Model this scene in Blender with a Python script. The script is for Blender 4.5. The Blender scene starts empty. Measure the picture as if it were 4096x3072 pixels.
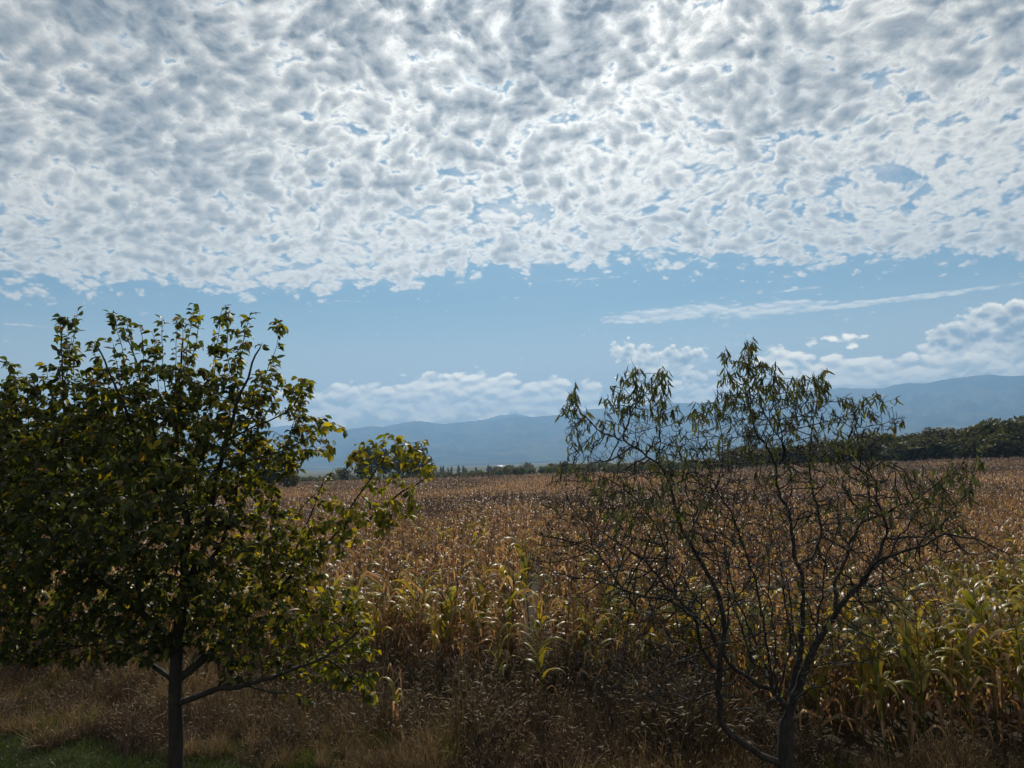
import bpy, math
import numpy as np
from mathutils import Matrix, Vector

S = bpy.context.scene
COL = S.collection

# ------------------------------------------------------------------ camera
FPX = 2841.0                       # focal length in photograph pixels (4096 wide)
CAM_H = 4.9
PITCH = math.radians(6.31)
ROLL = math.radians(1.9)
CAM = np.array([0.0, 0.0, CAM_H])
_F = np.array([0, math.cos(PITCH), math.sin(PITCH)])
_U0 = np.array([0, -math.sin(PITCH), math.cos(PITCH)])
_X = np.array([1.0, 0, 0])
_R = math.cos(ROLL) * _X - math.sin(ROLL) * _U0
_U = math.cos(ROLL) * _U0 + math.sin(ROLL) * _X
cam_d = bpy.data.cameras.new("camera")
cam = bpy.data.objects.new("camera", cam_d)
COL.objects.link(cam)
cam_d.sensor_fit = 'HORIZONTAL'
cam_d.sensor_width = 36
cam_d.lens = 36 * FPX / 4096
cam_d.clip_start = 0.1
cam_d.clip_end = 60000
cam.matrix_world = Matrix(((_R[0], _U[0], -_F[0], CAM[0]),
                           (_R[1], _U[1], -_F[1], CAM[1]),
                           (_R[2], _U[2], -_F[2], CAM[2]), (0, 0, 0, 1)))
S.camera = cam


def ray(px, py):
    px = np.asarray(px, float); py = np.asarray(py, float)
    return (_F * FPX + _R * (px[..., None] - 2048) - _U * (py[..., None] - 1536))


def at(px, py, D):
    """world point seen at photograph pixel (px,py) at forward distance y = D"""
    d = ray(px, py)
    return CAM + d * (np.asarray(D, float)[..., None] / d[..., 1:2])


def azel(px, py):
    d = ray(px, py)
    return float(math.atan2(d[0], d[1])), float(d[2] / math.hypot(d[0], d[1]))


# ------------------------------------------------------------------ light
SUN_EL = math.radians(41)
SUN_AZ = math.radians(2)           # clockwise from +Y
SUND = np.array([math.sin(SUN_AZ) * math.cos(SUN_EL), math.cos(SUN_AZ) * math.cos(SUN_EL), math.sin(SUN_EL)])
S.view_settings.view_transform = 'Standard'
S.view_settings.look = 'None'
S.view_settings.exposure = 0.12
S.view_settings.gamma = 1.0
S.view_settings.use_curve_mapping = False
S.cycles.use_denoising = True
S.cycles.max_bounces = 8
S.cycles.diffuse_bounces = 3
S.cycles.glossy_bounces = 2
S.cycles.transmission_bounces = 5
S.cycles.transparent_max_bounces = 6
S.cycles.volume_bounces = 0
S.cycles.sample_clamp_indirect = 4

ld = bpy.data.lights.new("sun", 'SUN')
ld.energy = 4.7
ld.angle = math.radians(0.5)
ld.color = (1.0, 0.91, 0.79)
lo = bpy.data.objects.new("sun", ld)
COL.objects.link(lo)
lo.rotation_euler = Vector(SUND).to_track_quat('Z', 'Y').to_euler()
lo.location = (0, 0, 50)


# ------------------------------------------------------------------ node helpers
class NT:
    def __init__(self, tree):
        self.t = tree; self.n = tree.nodes; self.l = tree.links

    def put(self, sock, v):
        if v is None: return
        if hasattr(v, 'is_output') or hasattr(v, 'links'):
            self.l.new(v, sock)
        else:
            sock.default_value = v

    def m(self, op, a, b=None, c=None, clamp=False):
        n = self.n.new('ShaderNodeMath'); n.operation = op; n.use_clamp = clamp
        self.put(n.inputs[0], a); self.put(n.inputs[1], b); self.put(n.inputs[2], c)
        return n.outputs[0]

    def add(self, a, b): return self.m('ADD', a, b)
    def sub(self, a, b): return self.m('SUBTRACT', a, b)
    def mul(self, a, b): return self.m('MULTIPLY', a, b)
    def div(self, a, b): return self.m('DIVIDE', a, b)

    def ss(self, v, lo_, hi, a=0.0, b=1.0, kind='SMOOTHSTEP'):
        n = self.n.new('ShaderNodeMapRange'); n.interpolation_type = kind
        self.put(n.inputs[0], v); self.put(n.inputs[1], lo_); self.put(n.inputs[2], hi)
        self.put(n.inputs[3], a); self.put(n.inputs[4], b)
        return n.outputs[0]

    def xyz(self, x, y, z=0.0):
        n = self.n.new('ShaderNodeCombineXYZ')
        self.put(n.inputs[0], x); self.put(n.inputs[1], y); self.put(n.inputs[2], z)
        return n.outputs[0]

    def sep(self, v):
        n = self.n.new('ShaderNodeSeparateXYZ'); self.l.new(v, n.inputs[0])
        return n.outputs

    def noise(self, v, scale, detail=2.0, rough=0.5, dist=0.0, out=0):
        n = self.n.new('ShaderNodeTexNoise')
        self.l.new(v, n.inputs['Vector'])
        n.inputs['Scale'].default_value = scale; n.inputs['Detail'].default_value = detail
        n.inputs['Roughness'].default_value = rough; n.inputs['Distortion'].default_value = dist
        return n.outputs[out]

    def voro(self, v, scale, feature='SMOOTH_F1', smooth=0.6, rnd=1.0):
        n = self.n.new('ShaderNodeTexVoronoi'); n.feature = feature
        self.l.new(v, n.inputs['Vector']); n.inputs['Scale'].default_value = scale
        n.inputs['Randomness'].default_value = rnd
        if feature == 'SMOOTH_F1': n.inputs['Smoothness'].default_value = smooth
        return n.outputs['Distance']

    def vm(self, op, a, b=None, scale=None):
        n = self.n.new('ShaderNodeVectorMath'); n.operation = op
        self.put(n.inputs[0], a)
        if b is not None: self.put(n.inputs[1], b)
        if scale is not None: self.put(n.inputs['Scale'], scale)
        return n.outputs['Value'] if op in ('DOT_PRODUCT', 'LENGTH') else n.outputs[0]

    def mix(self, f, a, b, typ='MIX'):
        n = self.n.new('ShaderNodeMix'); n.data_type = 'RGBA'; n.blend_type = typ
        self.put(n.inputs[0], f)
        self.put(n.inputs[6], a if not isinstance(a, tuple) else (*a, 1.0)[:4])
        self.put(n.inputs[7], b if not isinstance(b, tuple) else (*b, 1.0)[:4])
        return n.outputs[2]


# ------------------------------------------------------------------ sky: Nishita with cloud fields by direction
world = bpy.data.worlds.new("World")
S.world = world
world.use_nodes = True
wt = world.node_tree
wt.nodes.clear()
W = NT(wt)
wout = wt.nodes.new('ShaderNodeOutputWorld')
bg = wt.nodes.new('ShaderNodeBackground')
bg.inputs['Strength'].default_value = 0.1
wt.links.new(bg.outputs[0], wout.inputs['Surface'])
sky = wt.nodes.new('ShaderNodeTexSky')
sky.sky_type = 'NISHITA'
sky.sun_disc = False
sky.sun_elevation = SUN_EL
sky.sun_rotation = SUN_AZ
sky.air_density = 1.0
sky.dust_density = 0.35
sky.ozone_density = 1.2
tc = wt.nodes.new('ShaderNodeTexCoord')
D0 = W.vm('NORMALIZE', tc.outputs['Generated'])
dx, dy, dz = W.sep(D0)
zc = W.m('MAXIMUM', dz, 0.015)
TX = W.div(dx, zc); TY = W.div(dy, zc)            # true position on the sheet
zq = W.mul(W.add(zc, 0.35), 0.787)                # puffs have depth: less foreshortened than a flat sheet
PX = W.div(dx, zq); PY = W.div(dy, zq)
P = W.xyz(PX, PY)
cosun = W.vm('DOT_PRODUCT', D0, tuple(SUND))
glow = W.m('POWER', W.m('MAXIMUM', cosun, 0.0), 11.0)
glow2 = W.m('POWER', W.m('MAXIMUM', cosun, 0.0), 70.0)


def cvec(v, scale, detail, amp, base):
    w_ = W.vm('SUBTRACT', W.noise(v, scale, detail, 0.55, out=1), (0.5, 0.5, 0.5))
    return W.vm('ADD', base, W.vm('SCALE', w_, scale=amp))


# --- altocumulus sheet: a field of cloudlets whose thickness dims the light coming through
Pw = cvec(P, 3.2, 2.0, 0.12, P)
Pw2 = cvec(P, 34.0, 4.0, 0.017, Pw)
sunP = W.xyz(float(SUND[0] / (SUND[2] + .35) / .787), float(SUND[1] / (SUND[2] + .35) / .787))
toS = W.vm('NORMALIZE', W.vm('SUBTRACT', sunP, P))


def thickness(off_):
    a = Pw if off_ is None else W.vm('ADD', Pw, off_)
    b = Pw2 if off_ is None else W.vm('ADD', Pw2, off_)
    v1 = W.sub(0.42, W.voro(b, 21.0, smooth=0.3))
    v2 = W.sub(0.42, W.voro(b, 52.0, smooth=0.25))
    n_ = W.sub(W.noise(a, 18.0, 8.0, 0.70), 0.5)
    return W.add(W.add(W.mul(v1, 1.0), W.mul(v2, 0.50)), W.mul(n_, 1.6))


t0 = thickness(None)
t1 = thickness(W.vm('SCALE', toS, scale=0.009))
lit = W.sub(t0, t1)                               # positive on the side of a puff that faces the sun
big = W.noise(P, 1.7, 2.0, 0.5)
mid = W.noise(Pw, 5.0, 3.0, 0.5)
bx_ = W.div(W.add(TX, 1.15), 0.75)
edge = W.sub(W.add(3.76, W.mul(W.m('EXPONENT', W.mul(W.mul(bx_, bx_), -1.0)), 0.34)), TY)
edge = W.add(edge, W.mul(W.sub(W.noise(P, 5.0, 5.0, 0.62), 0.5), W.ss(TX, 0.6, 2.0, 1.3, 0.45)))
edgeb = W.ss(edge, -0.40, 0.60, -1.0, 0.0)
gapx = W.mul(W.ss(PX, 0.25, 1.1), W.ss(PY, 0.9, 1.5))
cov = W.add(W.mul(W.sub(big, 0.5), 0.35), W.mul(W.sub(mid, 0.5), 0.45))
cov = W.add(cov, W.ss(PY, 0.95, 1.9, 0.70, 0.58))
cov = W.sub(cov, W.mul(gapx, 0.20))
cov = W.add(cov, W.mul(W.ss(TX, 0.8, 2.0), W.mul(W.ss(TY, 3.0, 3.3), 0.30)))   # the smooth bright roll along the right edge of the sheet
dens = W.add(W.add(t0, cov), edgeb)
veil = W.mul(W.ss(edge, 0.0, 1.0), W.ss(W.noise(Pw, 9.0, 4.0, 0.6), 0.35, 0.65, 0.05, 0.42))
a1 = W.m('MAXIMUM', W.ss(dens, -0.14, 0.34), veil)
core2 = W.noise(P, 2.4, 3.0, 0.5)
gy_ = W.div(W.sub(PY, 1.27), 0.18); gx_ = W.div(W.add(PX, 0.02), 0.26)
heavy = W.add(W.mul(W.sub(core2, 0.5), 1.7), W.mul(W.m('EXPONENT', W.mul(W.add(W.mul(gy_, gy_), W.mul(gx_, gx_)), -1.0)), 0.40))
heavy = W.add(heavy, W.ss(PY, 1.0, 1.9, 0.26, -0.06))
heavy = W.add(heavy, W.mul(W.ss(PX, 0.0, -0.8), W.ss(PY, 1.35, 1.05, 0.0, 0.22)))
th = W.m('MAXIMUM', W.add(W.sub(dens, W.ss(PY, 1.2, 1.9, 0.42, 0.34)), W.mul(heavy, 0.60)), 0.0)
shade = W.sub(1.0, W.m('EXPONENT', W.mul(W.m('POWER', th, 1.2), -3.6)))
shade = W.add(shade, W.mul(W.ss(W.noise(Pw2, 48.0, 5.0, 0.65), 0.35, 0.68), W.sub(0.26, W.mul(shade, 0.26))))
shade = W.m('SUBTRACT', shade, W.mul(lit, 0.55), clamp=True)
bright = W.mix(glow, (9.3, 8.5, 7.1), (15.0, 14.2, 12.6))
bright = W.mix(W.mul(glow2, 0.75), bright, (24.0, 23.0, 21.0))
dark = W.mix(W.ss(PY, 1.0, 1.9), (1.5, 1.55, 1.6), (2.8, 2.75, 2.55))
c1 = W.mix(shade, bright, dark)

skyc = W.mix(1.0, sky.outputs[0], (0.46, 0.60, 0.56), 'MULTIPLY')
AZ = W.m('ARCTAN2', dx, dy)
HL = W.m('SQRT', W.add(W.mul(dx, dx), W.mul(dy, dy)))
EL = W.div(dz, HL)
c0 = skyc
# thin streaks of high haze low in the clear band
st = W.noise(W.xyz(W.mul(AZ, 2.0), W.sub(W.mul(EL, 26.0), W.mul(AZ, 1.0))), 1.6, 4.0, 0.6)
stm = W.mul(W.ss(st, 0.45, 0.75), W.ss(EL, 0.05, 0.12, 0.30, 0.30))
c0 = W.mix(stm, c0, (3.8, 4.4, 4.9))
hz = W.ss(EL, 0.03, 0.24, 1.0, 0.0)
c0 = W.mix(hz, c0, (9.8, 9.2, 7.2))
c1m = W.mix(a1, W.mix(W.ss(TY, 3.6, 2.4), c0, W.mix(1.0, c0, (0.80, 0.86, 0.92), 'MULTIPLY')), c1)


# --- low cumulus banks: positions by direction (azimuth, slope of elevation)
def blob_field(blobs, seed, n_amp, sx, sy, k=0.62):
    cur = None
    for (bx, by, rx, ry, w) in blobs:
        a0, e0 = azel(bx, by)
        X = W.div(W.sub(AZ, a0), rx / FPX); Y = W.div(W.sub(EL, e0), ry / FPX)
        q = W.sub(w, W.add(W.mul(X, X), W.mul(Y, Y)))
        cur = q if cur is None else W.m('SMOOTH_MAX', cur, q, 0.35)
    v = W.xyz(W.mul(AZ, sx), W.mul(EL, sy), seed)
    vL = W.vm('ADD', v, (0.05, 0.30, 0.0))

    def tex(u):
        nn = W.noise(u, 1.0, 7.0, 0.60)
        w_ = W.vm('ADD', u, W.vm('SCALE', W.noise(u, 2.5, 3.0, 0.5, out=1), scale=0.45))
        return W.add(W.mul(W.sub(nn, 0.5), n_amp), W.mul(W.sub(0.45, W.voro(w_, 1.5, smooth=0.35)), n_amp * 0.55))
    t0 = tex(v); t1 = tex(vL)
    cur = W.m('MAXIMUM', cur, -3.0)
    return W.add(W.mul(cur, k), t0), W.sub(t0, t1)


white_blobs = [(1300, 1640, 420, 80, 1.0), (1540, 1600, 260, 70, 1.25), (1850, 1580, 290, 84, 1.4), (2150, 1590, 260, 72, 1.3), (1800, 1650, 600, 40, 1.2),
               (2250, 1640, 420, 50, 1.1), (2740, 1590, 330, 66, 1.2), (3130, 1570, 400, 60, 1.2),
               (3120, 1440, 130, 52, .8), (3370, 1490, 250, 66, 1.2), (3330, 1365, 110, 42, .6), (3620, 1490, 240, 50, 1.2),
               (3880, 1460, 300, 80, 1.0), (4200, 1450, 400, 90, 1.0), (500, 1720, 600, 90, .8)]
d2, l2 = blob_field(white_blobs, 3.1, 1.9, 30.0, 52.0)
a2 = W.ss(d2, -0.02, 0.34)
s2 = W.ss(W.sub(W.mul(l2, 1.6), W.mul(d2, 0.30)), -1.0, 0.5)
c2 = W.mix(s2, (11.0, 10.0, 8.0), (29.0, 24.5, 17.5))
cA = W.mix(W.mul(a2, 0.9), c1m, c2)

streak = [(2640, 1262, 230, 32, 1.0), (2840, 1240, 150, 34, .9), (3080, 1237, 240, 30, 1.0), (3460, 1214, 480, 12, 1.0), (3200, 1158, 130, 8, .6),
          (2280, 1120, 260, 8, .4), (1410, 1206, 120, 5, .5), (100, 1300, 130, 6, .4)]
d3, l3 = blob_field(streak, 7.7, 1.25, 42.0, 110.0)
a3 = W.ss(d3, -0.12, 0.5)
cB = W.mix(W.mul(a3, 0.9), cA, W.mix(W.ss(l3, -0.4, 0.3), (7.0, 7.2, 6.8), (11.5, 10.8, 9.2)))

grey_blobs = [(2520, 1410, 95, 50, .9), (2680, 1445, 150, 62, 1.0), (2800, 1500, 70, 45, .7),
              (3880, 1350, 140, 58, 1.1), (4040, 1290, 150, 72, 1.1), (3740, 1330, 70, 18, .5), (4250, 1330, 200, 100, 1.0)]
d4, l4 = blob_field(grey_blobs, 12.3, 1.75, 44.0, 60.0, 0.66)
a4 = W.ss(d4, -0.10, 0.22)
s4 = W.ss(W.add(W.mul(d4, 0.75), W.mul(l4, -0.9)), -0.25, 0.75)
cC = W.mix(W.mul(a4, 0.97), cB, W.mix(s4, (22.0, 19.0, 14.0), (3.2, 3.4, 3.3)))
wt.links.new(cC, bg.inputs['Color'])
world.cycles.sampling_method = 'MANUAL'
world.cycles.sample_map_resolution = 512


# ------------------------------------------------------------------ object helpers
def tag(o, label=None, cat=None, group=None, kind=None):
    if label: o["label"] = label
    if cat: o["category"] = cat
    if group: o["group"] = group
    if kind: o["kind"] = kind
    return o


def empty(name, loc):
    o = bpy.data.objects.new(name, None)
    o.empty_display_size = 0.2
    o.location = loc
    COL.objects.link(o)
    return o


def np_mesh(name, V, Q, mat=None, col=None, smooth=False):
    V = np.ascontiguousarray(V, dtype=np.float32)
    me = bpy.data.meshes.new(name)
    if isinstance(Q, list): Q = np.array(Q, dtype=np.int32)
    Q = np.ascontiguousarray(Q, dtype=np.int32)
    k = Q.shape[1]
    me.vertices.add(len(V)); me.vertices.foreach_set('co', V.ravel())
    me.loops.add(Q.size); me.loops.foreach_set('vertex_index', Q.ravel())
    me.polygons.add(len(Q))
    me.polygons.foreach_set('loop_start', np.arange(0, Q.size, k, dtype=np.int32))
    me.update(calc_edges=True)
    if smooth:
        me.polygons.foreach_set('use_smooth', np.ones(len(Q), dtype=bool))
    if col is not None:
        a = me.color_attributes.new('col', 'FLOAT_COLOR', 'POINT')
        c = np.ones((len(V), 4), dtype=np.float32); c[:, :3] = col
        a.data.foreach_set('color', c.ravel())
    if mat: me.materials.append(mat)
    return me


def mobj(name, me, parent=None, loc=None):
    o = bpy.data.objects.new(name, me)
    COL.objects.link(o)
    if parent is not None: o.parent = parent
    if loc is not None: o.location = loc
    return o


class Geo:
    def __init__(self): self.V = []; self.Q = []; self.C = []; self.n = 0
    def put(self, V, Q, C):
        V = np.asarray(V, float)
        self.V.append(V); self.Q.append(np.asarray(Q, int) + self.n)
        C = np.asarray(C, float)
        if C.ndim == 1: C = np.tile(C, (len(V), 1))
        self.C.append(C); self.n += len(V)
    def arrays(self):
        return np.vstack(self.V), np.vstack(self.Q), np.vstack(self.C)
    def mesh(self, name, mat, smooth=False):
        V, Q, C = self.arrays()
        return np_mesh(name, V, Q, mat, C, smooth)
    def merge(self, o):
        for v, q, c in [o.arrays()]: self.put(v, q, c)


def tube(geo, pts, rad, sides, col):
    """tapered tube through pts"""
    pts = np.asarray(pts, float); n = len(pts)
    rad = np.broadcast_to(np.asarray(rad, float), (n,))
    t = np.gradient(pts, axis=0)
    t /= np.linalg.norm(t, axis=1)[:, None] + 1e-9
    up = np.array([0, 0, 1.0]) if abs(t[0][2]) < 0.8 else np.array([1.0, 0, 0])
    a = np.cross(t, up); nrm = np.linalg.norm(a, axis=1)[:, None]
    a = np.where(nrm > 1e-3, a / (nrm + 1e-9), np.array([0, 1.0, 0]))
    b = np.cross(t, a)
    th = np.arange(sides) * 2 * math.pi / sides
    ring = a[:, None, :] * np.cos(th)[None, :, None] + b[:, None, :] * np.sin(th)[None, :, None]
    V = (pts[:, None, :] + ring * rad[:, None, None]).reshape(-1, 3)
    i = np.arange(n - 1)[:, None] * sides; j = np.arange(sides)[None, :]; j2 = (j + 1) % sides
    Q = np.stack([i + j, i + j2, i + sides + j2, i + sides + j], -1).reshape(-1, 4)
    geo.put(V, Q, col)


def ribbon(geo, path, width, side, fold, cols):
    """V-folded ribbon: path (n,3), width (n), side (n,3) unit sideways, fold (n) rise of the edges"""
    n = len(path)
    t = np.gradient(path, axis=0); t /= np.linalg.norm(t, axis=1)[:, None] + 1e-9
    nor = np.cross(side, t)
    L = path - side * width[:, None] / 2 + nor * (fold * width)[:, None]
    R = path + side * width[:, None] / 2 + nor * (fold * width)[:, None]
    V = np.stack([L, path, R], 1).reshape(-1, 3)
    Q = []
    for i in range(n - 1):
        a = i * 3
        Q += [(a, a + 1, a + 4, a + 3), (a + 1, a + 2, a + 5, a + 4)]
    C = np.repeat(cols, 3, axis=0) if cols.ndim == 2 else cols
    geo.put(V, Q, C)


# ------------------------------------------------------------------ noise in numpy
def _hash(ix, iy, seed):
    h = (ix.astype(np.int64) * 374761393 + iy.astype(np.int64) * 668265263 + seed * 1442695041) & 0xffffffff
    h = ((h ^ (h >> 13)) * 1274126177) & 0xffffffff
    return ((h ^ (h >> 16)) & 0xffffff) / float(0xffffff)


def vnoise(x, y, seed=0):
    ix = np.floor(x); iy = np.floor(y); fx = x - ix; fy = y - iy
    fx = fx * fx * (3 - 2 * fx); fy = fy * fy * (3 - 2 * fy)
    a = _hash(ix, iy, seed); b = _hash(ix + 1, iy, seed); c = _hash(ix, iy + 1, seed); d = _hash(ix + 1, iy + 1, seed)
    return (a + (b - a) * fx) + ((c + (d - c) * fx) - (a + (b - a) * fx)) * fy


def fbm(x, y, oct=4, seed=0):
    s = 0; a = 1; t = 0
    for k in range(oct):
        s = s + a * vnoise(x * 2 ** k, y * 2 ** k, seed + k); t += a; a *= 0.5
    return s / t


def sstep(v, a, b):
    t = np.clip((v - a) / (b - a), 0, 1); return t * t * (3 - 2 * t)


# ------------------------------------------------------------------ materials
def new_mat(name):
    m = bpy.data.materials.new(name); m.use_nodes = True
    m.node_tree.nodes.clear()
    return m, NT(m.node_tree)


def leaf_material(name, trans=0.4, rough=0.45, spec=0.5, tcol=(1.5, 1.3, 0.5), noise_scale=25.0, rndamp=0.5):
    m, N = new_mat(name)
    at_ = N.n.new('ShaderNodeAttribute'); at_.attribute_name = 'col'
    oi = N.n.new('ShaderNodeObjectInfo')
    tcn = N.n.new('ShaderNodeTexCoord')
    ns = N.noise(tcn.outputs['Object'], noise_scale, 3.0, 0.6)
    k = N.ss(ns, 0.3, 0.7, 0.72, 1.25, 'LINEAR')
    k = N.mul(k, N.ss(oi.outputs['Random'], 0, 1, 1 - rndamp / 2, 1 + rndamp / 2, 'LINEAR'))
    kc = N.xyz(k, k, k)
    c = N.mix(1.0, at_.outputs['Color'], kc, 'MULTIPLY')
    p = N.n.new('ShaderNodeBsdfPrincipled')
    N.l.new(c, p.inputs['Base Color'])
    p.inputs['Roughness'].default_value = rough
    p.inputs['Specular IOR Level'].default_value = spec
    tr = N.n.new('ShaderNodeBsdfTranslucent')
    N.l.new(N.mix(1.0, c, tcol, 'MULTIPLY'), tr.inputs['Color'])
    mx = N.n.new('ShaderNodeMixShader'); mx.inputs[0].default_value = trans
    N.l.new(p.outputs[0], mx.inputs[1]); N.l.new(tr.outputs[0], mx.inputs[2])
    o = N.n.new('ShaderNodeOutputMaterial'); N.l.new(mx.outputs[0], o.inputs['Surface'])
    return m


def bark_material(name, c1, c2, scale=14.0):
    m, N = new_mat(name)
    tcn = N.n.new('ShaderNodeTexCoord')
    x, y, z = N.sep(tcn.outputs['Object'])
    v = N.xyz(x, y, N.mul(z, 0.25))
    a = N.noise(v, scale, 6.0, 0.65)
    lich = N.ss(N.noise(tcn.outputs['Object'], 7.0, 4.0, 0.6), 0.55, 0.7)
    c = N.mix(N.ss(a, 0.35, 0.65), c1, c2)
    c = N.mix(N.mul(lich, 0.3), c, (0.07, 0.07, 0.05))
    p = N.n.new('ShaderNodeBsdfPrincipled'); N.l.new(c, p.inputs['Base Color'])
    p.inputs['Roughness'].default_value = 0.85
    b = N.n.new('ShaderNodeBump'); b.inputs['Strength'].default_value = 0.9; b.inputs['Distance'].default_value = 0.02
    N.l.new(a, b.inputs['Height']); N.l.new(b.outputs[0], p.inputs['Normal'])
    o = N.n.new('ShaderNodeOutputMaterial'); N.l.new(p.outputs[0], o.inputs['Surface'])
    return m


MAT = {}
MAT['corn'] = leaf_material('corn_leaf', 0.42, 0.40, 0.38, (1.5, 1.2, 0.65), 9.0, 0.5)
MAT['weed'] = leaf_material('dry_weed', 0.25, 0.6, 0.22, (1.1, 1.0, 0.7), 14.0, 0.6)
MAT['lawn'] = leaf_material('lawn_blade', 0.35, 0.45, 0.4, (1.3, 1.4, 0.5), 10.0, 0.4)
MAT['leafA'] = leaf_material('orchard_leaf', 0.45, 0.50, 0.3, (2.1, 1.85, 0.36), 3.0, 0.0)
MAT['leafB'] = leaf_material('narrow_leaf', 0.34, 0.42, 0.45, (1.25, 1.4, 0.5), 6.0, 0.0)
MAT['leafC'] = leaf_material('far_foliage', 0.28, 0.6, 0.2, (1.3, 1.3, 0.5), 0.8, 0.35)
MAT['barkA'] = bark_material('grey_brown_bark', (0.007, 0.0062, 0.0058), (0.022, 0.020, 0.019))
MAT['barkB'] = bark_material('dark_bark', (0.009, 0.0085, 0.009), (0.032, 0.030, 0.031), 18.0)


# ------------------------------------------------------------------ ground
def gz(x, y):
    x = np.asarray(x, float); y = np.asarray(y, float)
    r = np.hypot(x, y)
    z = 0.7 * sstep(x, 20, 110) * sstep(r, 40, 170)
    z = z - 6.5 * sstep(r, 185, 520)
    z = z + 0.22 * (fbm(x / 60, y / 60, 2, 5) - 0.5) * sstep(r, 25, 80)
    z = z + 0.10 * (fbm(x / 2.2, y / 2.2, 3, 9) - 0.5) * (1 - sstep(r, 30, 60))
    z = z + 14 * (fbm(x / 1500, y / 1500, 3, 3) - 0.42) * sstep(r, 1500, 4200)
    return z


def ground_mat():
    m, N = new_mat('field_ground')
    g = N.n.new('ShaderNodeNewGeometry')
    pos = g.outputs['Position']
    x, y, z = N.sep(pos)
    r = N.vm('LENGTH', pos)
    soil = N.mix(N.ss(N.noise(pos, 3.0, 6.0, 0.7), 0.35, 0.65), (0.022, 0.018, 0.014), (0.050, 0.040, 0.028))
    soil = N.mix(N.ss(N.noise(pos, 40.0, 3.0, 0.7), 0.5, 0.7), soil, (0.12, 0.09, 0.055))
    # mown lawn at the near left corner
    lw = N.add(N.add(y, N.mul(x, 0.33)), N.mul(N.noise(pos, 0.9, 3.0, 0.5), 1.4))
    lawn = N.mix(N.ss(N.noise(pos, 25.0, 4.0, 0.7), 0.35, 0.65), (0.012, 0.019, 0.008), (0.028, 0.037, 0.014))
    near = N.mix(N.ss(lw, 11.3, 11.9), lawn, soil)
    # patchwork of far fields
    fv = N.xyz(N.mul(x, 0.0011), N.mul(y, 0.0035))
    vn = N.n.new('ShaderNodeTexVoronoi'); vn.inputs['Scale'].default_value = 1.6
    N.l.new(fv, vn.inputs['Vector'])
    vr = N.sep(vn.outputs['Color'])[0]
    far = N.mix(vr, (0.050, 0.060, 0.022), (0.17, 0.15, 0.075))
    far = N.mix(N.ss(N.noise(fv, 14.0, 4.0, 0.6), 0.52, 0.6), far, (0.030, 0.040, 0.018))
    c = N.mix(N.ss(r, 185, 260), near, far)
    p = N.n.new('ShaderNodeBsdfPrincipled'); N.l.new(c, p.inputs['Base Color'])
    p.inputs['Roughness'].default_value = 0.95
    p.inputs['Specular IOR Level'].default_value = 0.1
    b = N.n.new('ShaderNodeBump'); b.inputs['Strength'].default_value = 0.6; b.inputs['Distance'].default_value = 0.05
    N.l.new(N.noise(pos, 12.0, 5.0, 0.7), b.inputs['Height']); N.l.new(b.outputs[0], p.inputs['Normal'])
    o = N.n.new('ShaderNodeOutputMaterial'); N.l.new(p.outputs[0], o.inputs['Surface'])
    return m


def polar_sheet(name, radii, nang, zf, mat, a0=0.0, a1=2 * math.pi, wrap=True):
    ang = np.linspace(a0, a1, nang, endpoint=not wrap)
    RR, AA = np.meshgrid(radii, ang, indexing='ij')
    X = RR * np.sin(AA); Y = RR * np.cos(AA)
    V = np.stack([X, Y, zf(X, Y)], -1).reshape(-1, 3)
    nr = len(radii); na = nang
    i = np.arange(nr - 1)[:, None]; j = np.arange(na if wrap else na - 1)[None, :]; j2 = (j + 1) % na
    Q = np.stack([i * na + j, i * na + j2, (i + 1) * na + j2, (i + 1) * na + j], -1).reshape(-1, 4)[:, ::-1]
    me = np_mesh(name, V, Q, mat, None, True)
    return mobj(name, me)


radii = np.concatenate([[0.01], np.linspace(1, 24, 70), np.geomspace(24.8, 14200, 140)])
ground = polar_sheet("ground", radii, 300, gz, ground_mat())
tag(ground, kind="structure")

# ------------------------------------------------------------------ hills
ridge_px = [(-900, 1800), (-300, 1790), (300, 1780), (800, 1762), (1150, 1742), (1250, 1735), (1373, 1718), (1488, 1702), (1529, 1706), (1610, 1691), (1650, 1684), (1685, 1683), (1773, 1695), (1881, 1684),
            (1963, 1680), (2044, 1668), (2146, 1666), (2207, 1660), (2275, 1657), (2356, 1636), (2506, 1627), (2641, 1611), (2786, 1611),
            (2900, 1606), (3050, 1592), (3180, 1572), (3290, 1562), (3363, 1548), (3408, 1553), (3526, 1553), (3580, 1536), (3634, 1530), (3697, 1533),
            (3769, 1517), (3860, 1506), (3959, 1494), (4022, 1503), (4096, 1500), (4300, 1492), (4700, 1510), (5300, 1540)]
spur_px = [(-900, 1850), (1200, 1850), (1700, 1835), (2300, 1790), (2900, 1735), (3300, 1705), (3634, 1668), (3770, 1655), (3950, 1646), (4096, 1632), (4500, 1600), (5300, 1600)]
low_px = [(-900, 1880), (1200, 1862), (2600, 1820), (3300, 1745), (3600, 1715), (4096, 1690), (4500, 1680), (5300, 1680)]


def prof(pxs):
    a = np.array([azel(*p) for p in pxs]); return a[:, 0], a[:, 1]


RA, RE = prof(ridge_px); SA, SE = prof(spur_px); LA, LE = prof(low_px)


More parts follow.
